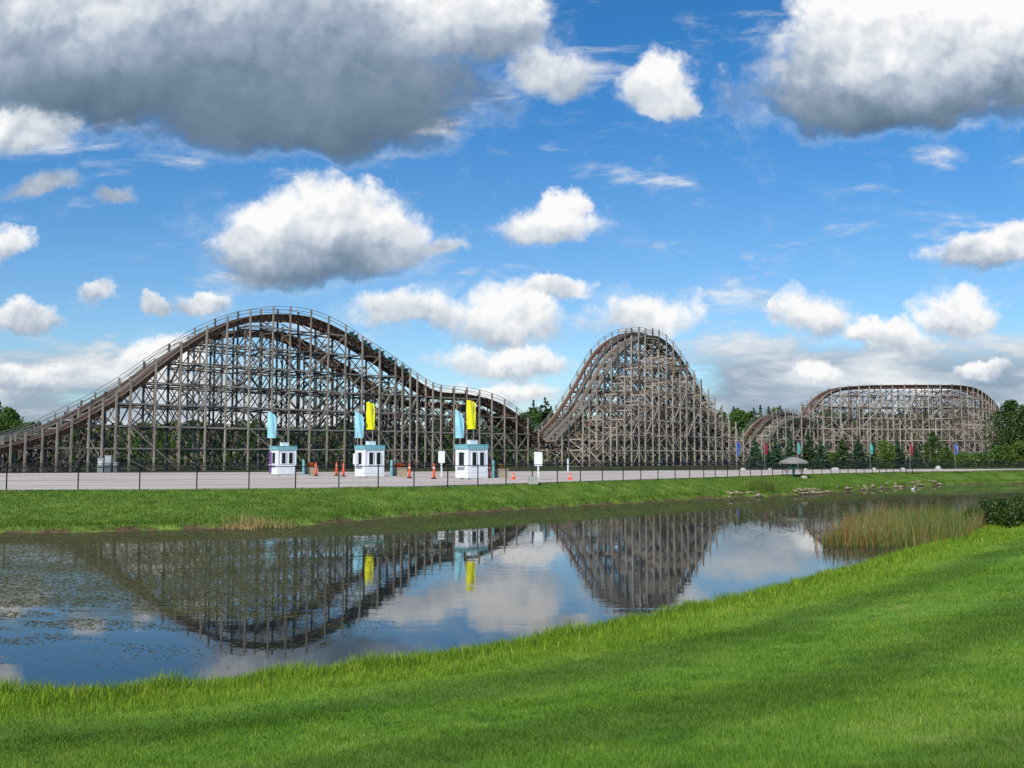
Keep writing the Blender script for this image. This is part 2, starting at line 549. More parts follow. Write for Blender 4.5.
# floating pondweed: thousands of small leaf patches lying on the water
N = 560000
r = 17 + (100 - 17) * rng.random(N) ** 1.15; ang = rng.uniform(-0.62, 0.62, N)
x = r * np.sin(ang); y = r * np.cos(ang)
ok = (sdist(x, y, near_shore) > 0.6) & (sdist(x, y, far_shore) < -0.2)
cl = 0.5 + 0.5 * wob(x * 0.8, y * 1.6, 1.0)
ok &= rng.random(N) < film_amount(x, y) * np.where(3600 / np.maximum(y, 1) > 150, 1.3 * sm((cl - 0.45) / 0.3), 0.5 + 0.5 * cl)
x, y = x[ok], y[ok]; n = len(x)
sz = rng.uniform(0.010, 0.040, n) * (0.25 + np.hypot(x, y) / 38)
k = 5
vv = np.zeros((n, k, 3)); ph = rng.uniform(0, 6.28, n)
for i in range(k):
    rr = sz * rng.uniform(0.55, 1.2, n)
    vv[:, i, 0] = x + rr * 1.5 * np.cos(ph + i * 2 * math.pi / k)
    vv[:, i, 1] = y + rr * np.sin(ph + i * 2 * math.pi / k)
    vv[:, i, 2] = 0.006 + rng.uniform(0, 0.006, n)
weed = fast_mesh('pondweed', vv.reshape(-1, 3), np.arange(n * k).reshape(n, k), M['weed'])
tag(weed, 'olive pondweed floating in a raft on the left of the pond', kind='stuff')

# ------------------------------------------------------------------ car park
pm, t, b = mat('car_park_gravel')
geo = t.new('ShaderNodeNewGeometry'); pos = geo.outputs['Position']
n = t.math('ADD', t.math('MULTIPLY', t.noise(pos, 0.12, 4, 0.6), 0.5), t.math('MULTIPLY', t.noise(t.vm('MULTIPLY', pos, (0.3, 1.6, 1)), 0.7, 4, 0.7), 0.5))
t.put(b.inputs['Base Color'], t.ramp(n, [(0.3, (0.40, 0.33, 0.275)), (0.5, (0.55, 0.465, 0.395)), (0.72, (0.63, 0.55, 0.475))]))
rot = t.vm('DOT_PRODUCT', pos, (0.60, -0.80, 0), out=1)
trk = t.noise(t.vm('MULTIPLY', pos, (0.15, 0.15, 0.15)), 1.0, 3)
trk = t.math('SINE', t.math('MULTIPLY_ADD', trk, 9.0, t.math('MULTIPLY', rot, 1.9)))
dirt = t.math('MULTIPLY', t.sstep(trk, 0.6, 1.0), t.sstep(t.noise(pos, 0.25, 4), 0.42, 0.6, 0, 0.45))
base_link = b.inputs['Base Color'].links[0].from_socket
stain = t.sstep(t.noise(pos, 0.55, 6, 0.75, 1.2), 0.60, 0.70, 0, 0.45)
t.put(b.inputs['Base Color'], t.mix(t.math('MAXIMUM', dirt, stain), base_link, (0.30, 0.25, 0.21)))
b.inputs['Roughness'].default_value = 0.95; b.inputs['Specular IOR Level'].default_value = 0.1
mb = MB()
xs = sorted(set([-400, -200, -120, -80] + [p[0] for p in fl] + [p[0] for p in bl] + [100]))
xs = [q for q in xs if -400 <= q <= 100]
for a, c2 in zip(xs[:-1], xs[1:]):
    f0, f1, b0, b1 = (float(fence_y(a)) + 0.55, float(fence_y(c2)) + 0.55, float(back_y(a)), float(back_y(c2)))
    z = G + 0.045
    mb.add([(a, f0, z), (c2, f1, z), (c2, b1, z), (a, b0, z), (a, f0, z - 0.15), (c2, f1, z - 0.15)], [(0, 1, 2, 3), (4, 5, 1, 0)])
park = mb.build('parking_lot', pm)
tag(park, 'pale gravel car park behind the black fence', kind='structure')
PZ = G + 0.045


# ------------------------------------------------------------------ grass blades
def blade_mesh(name, x, y, z, h, w, lean, materials, attrs=None, mi=None):
    n = len(x)
    a = rng.uniform(0, math.pi, n); b = rng.uniform(0, 2 * math.pi, n)
    dx, dy = np.cos(a) * w / 2, np.sin(a) * w / 2
    lx, ly = np.cos(b) * lean * h, np.sin(b) * lean * h
    V = np.zeros((n, 5, 3))
    V[:, 0] = np.stack([x - dx, y - dy, z - 0.01], -1); V[:, 1] = np.stack([x + dx, y + dy, z - 0.01], -1)
    mx_, my_ = x + lx * 0.35, y + ly * 0.35
    V[:, 2] = np.stack([mx_ + dx * 0.8, my_ + dy * 0.8, z + h * 0.55], -1); V[:, 3] = np.stack([mx_ - dx * 0.8, my_ - dy * 0.8, z + h * 0.55], -1)
    V[:, 4] = np.stack([x + lx, y + ly, z + h], -1)
    base = np.arange(n)[:, None] * 5
    q = base + np.array([0, 1, 2]); q2 = base + np.array([0, 2, 3]); q3 = base + np.array([3, 2, 4])
    fc = np.concatenate([q, q2, q3], 1).reshape(-1, 3)
    at = None
    if attrs: at = {k_: np.repeat(v_, 5) for k_, v_ in attrs.items()}
    return fast_mesh(name, V.reshape(-1, 3), fc, materials, attrs=at, mi=None if mi is None else np.repeat(mi, 3))


def blade_material(name, kind):
    m = bpy.data.materials.new(name); m.use_nodes = True
    t = NT(m.node_tree); m.node_tree.nodes.remove(m.node_tree.nodes['Principled BSDF'])
    out = m.node_tree.nodes['Material Output']
    geo = t.new('ShaderNodeNewGeometry'); pos = geo.outputs['Position']
    if kind == 'near':
        a_n = t.new('ShaderNodeAttribute', attribute_name='near_dist').outputs['Fac']
        c = grass_colour(t, pos, a_n)
    else:
        n2 = t.noise(pos, 0.8, 4, 0.65)
        c = t.ramp(n2, [(0.3, (0.080, 0.145, 0.022)), (0.55, (0.135, 0.22, 0.032)), (0.75, (0.25, 0.30, 0.065))])
    ri = geo.outputs['Random Per Island']
    c = t.mix(1.0, c, t.ramp(ri, [(0, 0.55), (0.8, 1.2), (0.93, (1.8, 1.5, 1.3)), (1, (2.4, 1.8, 2.0))]), 'MULTIPLY')
    d = t.new('ShaderNodeBsdfDiffuse'); tr = t.new('ShaderNodeBsdfTranslucent')
    t.put(d.inputs[0], c); t.put(tr.inputs[0], t.mix(1.0, c, (1.1, 1.1, 0.6), 'MULTIPLY'))
    mx = t.new('ShaderNodeMixShader'); mx.inputs[0].default_value = 0.4
    t.l.new(d.outputs[0], mx.inputs[1]); t.l.new(tr.outputs[0], mx.inputs[2])
    t.l.new(mx.outputs[0], out.inputs[0])
    return m


M['blade_near'] = blade_material('lawn_blades', 'near')
M['blade_far'] = blade_material('bank_blades', 'far')

XS, YS = [], []
for r0, r1, dens in ((1.5, 8, 2900), (8, 13, 1800), (13, 20, 900), (20, 32, 380), (32, 50, 150), (50, 95, 45)):
    aw = 0.95 if r1 <= 20 else 0.70
    A = aw * (r1 * r1 - r0 * r0); n = int(A * dens)
    r = np.sqrt(rng.uniform(r0 * r0, r1 * r1, n)); ang = rng.uniform(-aw, aw, n)
    XS.append(r * np.sin(ang)); YS.append(r * np.cos(ang))
x = np.concatenate(XS); y = np.concatenate(YS)
sn = -sdist(x, y, near_shore)
k = sn > 0.15
x, y = x[k], y[k]
z, sn, sf = ground_z(x, y)
r = np.hypot(x, y)
patchy = 0.5 + 0.5 * wob(x, y, 0.5)
h = rng.uniform(0.022, 0.050, len(x)) * (0.8 + 0.5 * patchy) * np.where(sn < 2.2, 2.2, 1.0)
w = 0.0038 * np.maximum(1, r / 7) ** 0.85
lawn_grass = blade_mesh('lawn_grass', x, y, z, h * np.maximum(1, r / 22) ** 0.5, w, rng.uniform(0.1, 0.7, len(x)), M['blade_near'], {'near_dist': sn})
tag(lawn_grass, 'short mown lawn grass sloping to the near shore', kind='stuff')

# shaggy grass along the near shore
n = 90000
t_ = rng.random(n) ** 1.7; xx = -14 + 60 * t_
yy = near_shore(xx) - rng.gamma(1.6, 0.45, n) + 0.25
clump = 0.5 + 0.5 * wob(xx, yy, 2.2)
k = rng.random(n) < 0.25 + 0.75 * clump
xx, yy, clump = xx[k], yy[k], clump[k]
z, sn, sf = ground_z(xx, yy)
k = sn > -0.15
xx, yy, z, sn, clump = xx[k], yy[k], z[k], sn[k], clump[k]
h = (0.10 + 0.26 * clump * rng.random(len(xx))) * np.clip(1.35 - sn / 2.4, 0.35, 1.1)
rr = np.hypot(xx, yy)
sg = blade_mesh('shore_grass', xx, yy, z, h, 0.009 * np.maximum(1, rr / 14) ** 0.9, rng.uniform(0.1, 0.6, len(xx)), M['blade_near'], {'near_dist': sn})
tag(sg, 'shaggy bright green grass fringing the near shore', kind='stuff')

# far bank grass
n = 170000
x = rng.uniform(-50, 90, n); y = far_shore(x) + 13 * rng.random(n)
z, sn, sf = ground_z(x, y)
k = (sf > 0.12) & (y < fence_y(x) + 0.5)
x, y, z, sf = x[k], y[k], z[k], sf[k]
h = rng.uniform(0.05, 0.13, len(x)) * np.where(sf < 1.3, 2.0, 1.0)
bg = blade_mesh('bank_grass', x, y, z, h, 0.028, rng.uniform(0.1, 0.6, len(x)), M['blade_far'])
tag(bg, 'green grass covering the far bank below the fence', kind='stuff')

# ------------------------------------------------------------------ roller coaster
L0 = np.array([-61.4, 120.0]); LD = np.array([87.6, 85.0])


LN = np.array([-85.0, 87.6]) / math.hypot(85, 87.6)
TS = 3.4        # spacing of the two tracks on the later hills


def online(px, py, off=0.0):
    L0 = globals()['L0'] + LN * off
    d = ray(px, py); k = d.x / d.y
    t_ = (k * L0[1] - L0[0]) / (LD[0] - k * LD[1])
    return pd(px, py, L0[1] + t_ * LD[1])


def catmull(P, sub=12):
    P = [Vector(p) for p in P]
    Q = [P[0] * 2 - P[1]] + P + [P[-1] * 2 - P[-2]]
    o = []
    for i in range(1, len(Q) - 2):
        for k in range(sub):
            u = k / sub
            a, b, c, d = Q[i - 1], Q[i], Q[i + 1], Q[i + 2]
            o.append(0.5 * ((2 * b) + (c - a) * u + (2 * a - 5 * b + 4 * c - d) * u * u + (3 * b - a - 3 * c + d) * u ** 3))
    o.append(P[-1])
    return o


class Path:
    def __init__(self, P):
        self.p = catmull(P)
        self.s = [0.0]
        for a, b in zip(self.p[:-1], self.p[1:]):
            self.s.append(self.s[-1] + math.hypot(b.x - a.x, b.y - a.y))
        self.L = self.s[-1]
        self.arr = np.array([tuple(q) for q in self.p]); self.sa = np.array(self.s)

    def at(self, s):
        return Vector([float(np.interp(s, self.sa, self.arr[:, i])) for i in range(3)])

    def tan(self, s):
        a = self.at(max(0, s - 0.8)); b = self.at(min(self.L, s + 0.8))
        return (b - a).normalized()

    def nor(self, s):          # plan normal, to the left of travel (away from the camera on the hills)
        t_ = self.tan(s)
        return Vector((-t_.y, t_.x, 0)).normalized()

    def s_at_px(self, px):
        pr = 512 + F * (self.arr[:, 0] / self.arr[:, 1]) * cT
        i = np.argmin(np.abs(pr - px)); return float(self.sa[i])


LV = 2.9


def add_track(sec, path, off, zoff, s0, s1, step=1.0, chord=0.75, m='track_wood', hand=True):
    """laminated track: side chords, cross ties, two running rails and walk boards"""
    n = max(2, int((s1 - s0) / step))
    P = []
    for i in range(n + 1):
        s = s0 + (s1 - s0) * i / n
        c = path.at(s); N = path.nor(s); o_ = off(s) if callable(off) else off
        P.append((c + N * o_ + Vector((0, 0, zoff(s))), N))
    wood_mb = MB(); walks = {-1: MB(), 1: MB()}; railss = {-1: MB(), 1: MB()}
    for (a, Na), (b_, Nb) in zip(P[:-1], P[1:]):
        for e in (-1, 1):
            walk, rails = walks[e], railss[e]
            for mb_, o, w_, dz, hh in ((wood_mb, 1.22 * e, 0.14, -0.42, chord), (wood_mb, 0.62 * e, 0.3, -0.02, 0.26), (walk, 1.55 * e, 0.5, -0.01, 0.05), (rails, 0.62 * e, 0.12, 0.13, 0.03)):
                p0 = a + Na * o; p1 = b_ + Nb * o
                vs = []
                for p, N_ in ((p0, Na), (p1, Nb)):
                    for q, z_ in ((-w_ / 2, dz - hh / 2), (w_ / 2, dz - hh / 2), (w_ / 2, dz + hh / 2), (-w_ / 2, dz + hh / 2)):
                        vs.append(p + N_ * q + Vector((0, 0, z_)))
                mb_.add(vs, [(3, 2, 1, 0), (4, 5, 6, 7), (0, 1, 5, 4), (1, 2, 6, 5), (2, 3, 7, 6), (3, 0, 4, 7)])
        wood_mb.beam(a - Na * 1.75 + Vector((0, 0, -0.25)), a + Na * 1.75 + Vector((0, 0, -0.25)), 0.22, 0.2)
    tr = wood_mb.build('track', M[m], sec)
    for e in (-1, 1):
        walks[e].build('walkway', M['walk_wood'], sec); railss[e].build('running_rail', M['rail'], sec)
    for e in (-1, 1) if hand else ():
        hr = MB()
        for (a, Na), (b_, Nb) in zip(P[:-1], P[1:]):
            for hz in (0.62, 1.12):
                hr.beam(a + Na * 1.8 * e + Vector((0, 0, hz)), b_ + Nb * 1.8 * e + Vector((0, 0, hz)), 0.07, 0.07)
        hr.build('handrail', M['handrail'], sec)


def add_bents(sec, path, ss, lines, heights, seed=0, post=0.22, spans=(0,), dens=0.35, mats=('timber', 'timber_dark', 'timber_brown'), dk=0.7, clutter=6):
    """one mesh per bent: its posts, ledgers and cross bracing plus the bay members that tie it to the next bent"""
    rr = random.Random(seed)
    bm_ = lambda: (1 if rr.random() < dk else (2 if rr.random() < 0.3 else 0))
    tops = []
    for s in ss:
        c = path.at(s); N = path.nor(s)
        lns = lines(s) if callable(lines) else lines
        tops.append([(Vector((c.x, c.y, 0)) + N * ln, heights(s, j)) for j, ln in enumerate(lns)])
    nb = len(ss)
    for i in range(nb):
        mb = MB()
        row = tops[i]
        for j, (p, z) in enumerate(row):
            if z < G + 0.8: continue
            jit = rr.uniform(-0.05, 0.05)
            mb.beam((p.x + jit, p.y, G - 0.3), (p.x + jit * 0.3, p.y, z), post * rr.uniform(0.85, 1.15), post, mi=0 if j == 0 or rr.random() < 0.75 - dk * 0.5 else bm_())
            if j + 1 < len(row):
                q, z2 = row[j + 1]
                zz = min(z, z2) - (1.75 if j in spans else 1.1)
                k = 0
                lv = G + 0.1
                while lv < zz - 0.7:
                    l0, l1 = lv, min(lv + LV, zz)
                    mb.beam((p.x, p.y, l1), (q.x, q.y, l1), 0.10, 0.2, mi=bm_())
                    if rr.random() < 0.85 + dens * 0.2:
                        a_, b_ = ((p, l0), (q, l1)) if (k + j) % 2 else ((q, l0), (p, l1))
                        mb.beam((a_[0].x, a_[0].y, a_[1]), (b_[0].x, b_[0].y, b_[1]), 0.10, 0.14, mi=bm_())
                    if rr.random() < dens:
                        a_, b_ = ((q, l0), (p, l1)) if (k + j) % 2 else ((p, l0), (q, l1))
                        mb.beam((a_[0].x, a_[0].y, a_[1]), (b_[0].x, b_[0].y, b_[1]), 0.10, 0.14, mi=bm_())
                    lv += LV; k += 1
        if i + 1 < nb:
            nxt = tops[i + 1]
            for j, (p, z) in enumerate(row):
                q, z2 = nxt[j]
                zz = min(z, z2) - 1.6
                lv = G + 0.1 + LV * 0.97; k = 1
                while lv < zz:
                    if j in (0, 1, len(row) - 1) or rr.random() < 0.55:
                        mb.beam((p.x, p.y, lv + rr.uniform(-.05, .05)), (q.x, q.y, lv + rr.uniform(-.05, .05)), 0.11, 0.2, mi=0 if j == 0 and rr.random() < 0.6 else bm_())
                    lv += LV; k += 1
                # long diagonals that run over two bays
                if i + 2 < nb:
                    q2, z3 = tops[i + 2][j]
                    nl = int((min(z, z2, z3) - G) / LV)
                    for k in range(nl - 1):
                        if (i + k * 2 + j * 3) % (6 if j == 0 else 5) == 0:
                            la = G + 0.1 + k * LV
                            a_, b_ = ((p, la), (q2, la + 2 * LV)) if (k // 2 + j) % 3 else ((q2, la), (p, la + 2 * LV))
                            if b_[1] < min(z, z3) - 1.2:
                                mb.beam((a_[0].x, a_[0].y, a_[1]), (b_[0].x, b_[0].y, b_[1]), 0.12, 0.17, mi=0 if j == 0 else bm_())
        for _ in range(clutter if i + 1 < nb else 0):
            j = rr.randrange(len(row) - 1); p, z = row[j]
            q, z2 = (row[j + 1] if rr.random() < 0.4 else tops[i + 1][rr.choice((j, j + 1))])
            zt = min(z, z2) - 1.9
            if zt - G < 3.2: continue
            la = G + LV * 0.5 * rr.randrange(0, int((zt - G) / (LV * 0.5))); lb = min(zt, max(G, la + rr.choice((-1, -0.5, 0.5, 1)) * LV))
            mb.beam((p.x, p.y, la), (q.x, q.y, lb), 0.09, 0.13, mi=bm_())
        mb.build('support_bent', [M[q_] for q_ in mats], sec)


coaster = empty('roller_coaster', (0, 0, 0))
tag(coaster, 'huge weathered wooden roller coaster with brown track behind the car park', 'roller coaster')

# --- broad first hill
prof1 = [(-90, 462), (-40, 456), (0, 447), (30, 439), (60, 429), (100, 407), (130, 386), (160, 362), (190, 341), (215, 328), (240, 319), (265, 315.5),
         (290, 316), (310, 320), (335, 331), (360, 347), (385, 363), (405, 377), (420, 387), (432, 392), (445, 393.5), (460, 394.5), (475, 397.5), (490, 402),
         (505, 410.5), (518, 421), (530, 433.5), (540, 443)]
path1 = Path([online(a, b) for a, b in prof1])
sec1 = empty('hill_section', (0, 0, 0), parent=coaster); sec1['label'] = 'broad first hill of the roller coaster, the widest one at the left'
bpx1 = [-60, -42, -25, -9, 8, 23.5, 39, 54, 69, 84, 98, 111, 125, 150, 175, 199, 221, 243, 265, 284, 303, 322, 339, 356, 371.6, 388, 396, 403.5, 411, 418.6, 426,
        434, 447, 460, 473, 485, 498, 509, 521, 532]
ss1 = [path1.s_at_px(q) for q in bpx1]
bpx1_f = lambda s: -1.6 * min(1, max(0, (path1.at(s).z - 8) / 8))
off1 = lambda s: 8.0 - (8.0 - TS) * sm((s - path1.L + 30) / 28)
lines1 = lambda s: [-1.8, 1.8, max(1.9, off1(s) - 1.8), off1(s) + 1.8]


def h1(s, j):
    c = path1.at(s).z
    if j < 2: return c + 1.15
    return max(G + 0.5, c + bpx1_f(s) + 0.9)


add_bents(sec1, path1, ss1, lines1, h1, 3, post=0.22, spans=(0, 2), dens=0.55, clutter=9)
add_track(sec1, path1, 0.0, lambda s: 0.0, 0, path1.L, 1.1, 0.85)
add_track(sec1, path1, off1, bpx1_f, 0, path1.L, 1.3, 0.85)

# --- tall steep second hill
prof2 = [(537, 440), (545, 432), (558, 417.5), (573, 395.5), (584, 376), (595, 357.5), (606, 345), (617, 337.5), (627, 333.5), (637, 334), (646, 338.5), (655, 347),
         (663, 358), (672, 372), (682, 389), (692, 406), (704, 423), (718, 438), (738, 450)]
path2 = Path([online(a, b, TS) for a, b in prof2])
sec2 = empty('hill_section', (0, 0, 0), parent=coaster); sec2['label'] = 'tall steep middle hill of the roller coaster, densely framed'
ss2 = [path2.s_at_px(q) for q in np.arange(542, 738, 7.0)]
lines2 = [-TS - 8.6, -TS - 5.2, -TS - 1.8, -TS + 1.7, -1.6, 1.8]


def h2(s, j):
    c = path2.at(s).z
    if j == 0: return G + (c - G) * 0.66 if c > 10 else G
    if j == 1: return G + (c - G) * 0.84 if c > 8 else G
    if j == 2: return c + 0.6
    return c + 1.1


add_bents(sec2, path2, ss2, lines2, h2, 5, post=0.2, spans=(2, 4), dens=0.9, clutter=20, mats=('timber_pale', 'timber_dark', 'timber_brown'), dk=0.28)
add_track(sec2, path2, 0.0, lambda s: 0.0, 0, path2.L, 1.1, 0.95)
add_track(sec2, path2, -TS, lambda s: -0.9 * min(1, max(0, (path2.at(s).z - 8) / 8)), 0, path2.L, 1.1, 0.8, 'timber')

add_track(sec2, Path([online(a, b, TS) for a, b in [(604, 459), (620, 450), (634, 435), (647, 422), (662, 414)]]), 0.0, lambda s: 0.0, 0, 30, 1.2, 0.95)

# --- low hump before the turnaround
prof3 = [(736, 452), (744, 443), (752, 432), (760, 422.5), (770, 416), (780, 413.5), (790, 414.5), (798, 421), (803, 431)]
path3 = Path([online(a, b, TS) for a, b in prof3])
sec3 = empty('hill_section', (0, 0, 0), parent=coaster); sec3['label'] = 'small low hump of the roller coaster between the tall hill and the turnaround'
ss3 = [path3.s_at_px(q) for q in np.arange(742, 806, 8)]


def h3(s, j): return path3.at(s).z + (0.9 if j else 1.7) + 0.5 * math.sin(s * 5.1 + j)


add_bents(sec3, path3, ss3, [-TS - 1.8, -TS + 1.8, 1.8], h3, 6, post=0.2, spans=(0, 1), dens=0.7, clutter=10, mats=('timber_pale', 'timber_dark', 'timber_brown'), dk=0.28)
add_track(sec3, path3, 0.0, lambda s: 0.0, 0, path3.L, 1.2)
add_track(sec3, path3, -TS, lambda s: -1.3, 0, path3.L, 1.3, m='timber')

# --- flat topped turnaround
prof4 = [(798, 444, 250), (801.5, 429, 251), (806, 414, 252), (812, 404.5, 253), (820, 396.5, 254.5), (829, 391, 256), (839, 388, 258), (850, 387, 259), (866, 386, 260), (900, 385.5, 261), (940, 385.5, 262), (957, 386, 265),
         (970, 389, 270), (981, 396, 277), (989, 404, 286), (992, 411, 296), (986, 416, 305), (972, 418, 311), (940, 420, 314), (900, 421, 314), (860, 426, 312), (835, 436, 309), (815, 446, 305)]
path4 = Path([pd(*q) for q in prof4])
sec4 = empty('hill_section', (0, 0, 0), parent=coaster); sec4['label'] = 'flat topped turnaround of the roller coaster at the right, curving back on itself'
S4 = path4.L
ss4 = []
s_ = 1.0
while s_ < S4 - 1 and len(ss4) < 31:
    ss4.append(s_)
    s_ += 3.2 if s_ < 75 else (4.2 if s_ < 100 else 7.5)


def h4(s, j):
    c = path4.at(s).z
    if j == 0: return G + (c - G) * 0.55 if c > 9 and s < 100 else G
    return c + (0.35 if j < 3 else -0.4 if j == 3 else -2.5)


add_bents(sec4, path4, ss4, [-5.2, -1.8, 1.8, 5.4, 9.0], h4, 9, post=0.19, spans=(1,), dens=0.7, clutter=12, mats=('timber_pale', 'timber_dark', 'timber_brown'), dk=0.28)
add_track(sec4, path4, 0.0, lambda s: 0.0, 0, S4, 1.3, hand=False)

# --- train running down the first hill
train = empty('coaster_train', (0, 0, 0))
tag(train, 'dark green roller coaster train running down the right side of the broad first hill', 'train')
s = path1.s_at_px(351)
for k in range(5):
    c = path1.at(s); T = path1.tan(s); N = path1.nor(s); U = N.cross(T) * -1
    if U.z < 0: U = -U
    mtx = Matrix(((T.x, N.x, U.x, c.x), (T.y, N.y, U.y, c.y), (T.z, N.z, U.z, c.z), (0, 0, 0, 1)))
    body = MB()
    prof = [(-1.15, 0.30), (-1.15, 0.95), (-0.75, 1.05), (-0.35, 0.72), (0.35, 0.70), (0.75, 0.80), (1.1, 0.62), (1.2, 0.35)]
    nP = len(prof); vs = []
    for yy_ in (-0.6, 0.6):
        vs += [(a_, yy_, b_) for a_, b_ in prof]
    fs = [tuple(range(nP)), tuple(range(2 * nP - 1, nP - 1, -1))] + [(i_, i_ + nP, (i_ + 1) % nP + nP, (i_ + 1) % nP) for i_ in range(nP)]
    body.add(vs, fs)
    car = body.build('train_car', M['train'], train); car.matrix_world = mtx
    se = MB()
    for xx_ in (-0.55, 0.35):
        for yy_ in (-0.3, 0.3):
            se = MB()
            se.box((xx_, yy_, 1.08), (0.16, 0.44, 0.72)); se.box((xx_ + 0.25, yy_, 0.82), (0.44, 0.44, 0.12))
            se.build('seat', M['seat'], car)
    for xx_ in (-0.8, 0.8):
        for yy_ in (-0.62, 0.62):
            wh = MB()
            wh.tube([(xx_, yy_ - 0.05, 0.25), (xx_, yy_ + 0.05, 0.25)], 0.16, 10)
            wh.build('wheel', M['rubber'], car)
    s += 2.75 * T.xy.length

# ------------------------------------------------------------------ ticket booths
def make_booth():
    o = empty('ticket_booth')
    W = 2.05; H = 2.55
    w = MB()
    w.box((0, 0, H / 2), (W - 0.12, W - 0.12, H))
    for sx in (-1, 1):
        for sy in (-1, 1):
            w.box((sx * (W / 2 - 0.08), sy * (W / 2 - 0.08), H / 2), (0.16, 0.16, H))
    w.box((0, -W / 2 + 0.01, 0.5), (W - 0.34, 0.06, 0.96)); w.box((-W / 2 + 0.01, 0, 0.5), (0.06, W - 0.34, 0.96))
    wall = w.build('wall', M['white'], o)
    # two windows on the front, one on the left side
    def win(cx, cy, rz, ww):
        f = MB()
        c_, s_ = math.cos(rz), math.sin(rz)
        z0, z1 = 1.08, 2.28
        for dx, dz, sx_, sz_ in ((-ww / 2, 0, 0.07, z1 - z0), (ww / 2, 0, 0.07, z1 - z0), (0, (z1 - z0) / 2, ww + 0.07, 0.08), (0, -(z1 - z0) / 2, ww + 0.16, 0.09)):
            f.box((cx + dx * c_, cy + dx * s_, (z0 + z1) / 2 + dz), (sx_, 0.13, sz_), rz)
        fr = f.build('window', M['white_trim'], o)
        g = MB(); g.box((cx, cy, (z0 + z1) / 2), (ww - 0.07, 0.05, z1 - z0 - 0.085), rz); g.build('pane', M['glass'], fr)
    win(-0.36, -W / 2 + 0.03, 0, 0.5); win(0.42, -W / 2 + 0.03, 0, 0.5)
    win(-W / 2 + 0.03, 0.0, math.pi / 2, 0.95)
    # door on the far side
    d = MB(); d.box((W / 2 - 0.02, 0.1, 1.02), (0.06, 0.8, 2.0)); d.build('door', M['white_trim'], o)
    c = MB(); c.box((-W / 2 - 0.16, 0, 1.0), (0.32, 1.2, 0.05)); c.build('counter', M['white_trim'], o)
    r_ = MB(); r_.box((0, 0, H + 0.18), (W + 0.10, W + 0.10, 0.36)); r_.box((0, 0, H + 0.38), (W + 0.16, W + 0.16, 0.04)); r_.build('roof_fascia', M['teal'], o)
    a = MB(); a.box((0.15, 0.1, H + 0.57), (0.75, 0.6, 0.34)); a.box((0.15, 0.1, H + 0.76), (0.8, 0.65, 0.04)); a.build('air_conditioner', M['white'], o)
    return o


def booth_island(p, rz, label):
    m_ = MB(); m_.box((0, 0, 0.05), (3.4, 2.6, 0.10)); o = m_.build('booth_kerb_island', M['concrete'])
    o.location = p; o.rotation_euler.z = rz
    return o


booths = [(283, 101.5, 'white ticket booth with teal roof band, farthest of the three, at the left'),
          (369.5, 92.5, 'white ticket booth with teal roof band, the middle of the three booths'),
          (471.5, 85.5, 'white ticket booth with teal roof band, nearest of the three and beside the white sign')]
proto = None
BR = math.radians(35)
binfo = []
for px, d, lab in booths:
    p = pd(px, 470, d); p.z = PZ + 0.10
    o = make_booth() if proto is None else copy_tree(proto)
    proto = proto or o
    o.location = p; o.rotation_euler.z = BR; o.scale = (0.97, 0.97, 0.97)
    tag(o, lab, 'ticket booth', 'ticket booths at the car park entrance')
    isl = booth_island((p.x + 0.9, p.y + 0.3, PZ), math.radians(10), '')
    which = {283: 'left', 369.5: 'middle', 471.5: 'nearest'}[px]
    tag(isl, f'low concrete kerb island under the {which} ticket booth', 'kerb island', 'kerb islands under the booths')
    binfo.append((p, which))
mb = MB(); mb.box((-1.3, 0.3, 1.65), (0.32, 0.5, 1.0))
second = [o for o in bpy.data.objects if o.get('category') == 'ticket booth'][1]
mb.build('notice_box', M['white'], second)
mb = MB(); mb.box((-1.12, 0.75, 1.25), (0.06, 0.5, 2.2)); mb.build('side_panel', paint('purple_panel', (0.16, 0.07, 0.25)), proto)


def cloth(mb, w, h, slant, amp=0.12, nx_=8, nz_=14, th=0.02, flip=False):
    """hanging banner: a rippled sheet with a sloping top edge and thickness"""
    vs = []; 
    for side in (0, 1):
        for i in range(nx_ + 1):
            for k in range(nz_ + 1):
                u = i / nx_; v = k / nz_
                top = h - slant * (u if not flip else 1 - u) ** 2
                x_ = (u - 0.5) * w; z_ = top * v
                y_ = amp * math.sin(u * 7.0 + v * 2.6) + amp * 0.6 * math.sin(v * 9 + u * 2) + side * th
                vs.append((x_, y_, z_))
    n1 = (nx_ + 1) * (nz_ + 1); fs = []
    for i in range(nx_):
        for k in range(nz_):
            a_ = i * (nz_ + 1) + k
            fs.append((a_, a_ + nz_ + 1, a_ + nz_ + 2, a_ + 1))
            fs.append((n1 + a_, n1 + a_ + 1, n1 + a_ + nz_ + 2, n1 + a_ + nz_ + 1))
    mb.add(vs, fs)


def banner(px0, px1, pyt, pyb, d, ppx, m, label, group, slant=0.5, name='banner_flag', base=None):
    base = PZ if base is None else base
    c = pd((px0 + px1) / 2, pyb, d); top = pd((px0 + px1) / 2, pyt, d)
    w = (px1 - px0) / F * d
    pole_x = pd(ppx, pyb, d).x
    o = empty(name, (pole_x, d, base))
    tag(o, label, 'banner', group)
    pl = MB(); pl.tube([(0, 0.1, 0), (0, 0.1, top.z - base - 0.1)], [0.05, 0.04], 8); pl.tube([(0, 0.1, 0), (0, 0.1, 0.06)], 0.16, 10)
    for zz in (c.z - base + 0.05, top.z - base - 0.35):
        pl.beam((0, 0.1, zz), (c.x - pole_x, 0.05, zz), 0.035)
    pl.build('pole', M['handrail'], o)
    cm = MB(); cloth(cm, w, top.z - c.z, slant)
    b_ = cm.build('banner', m, o); b_.location = (c.x - pole_x, 0, c.z - base)
    return o


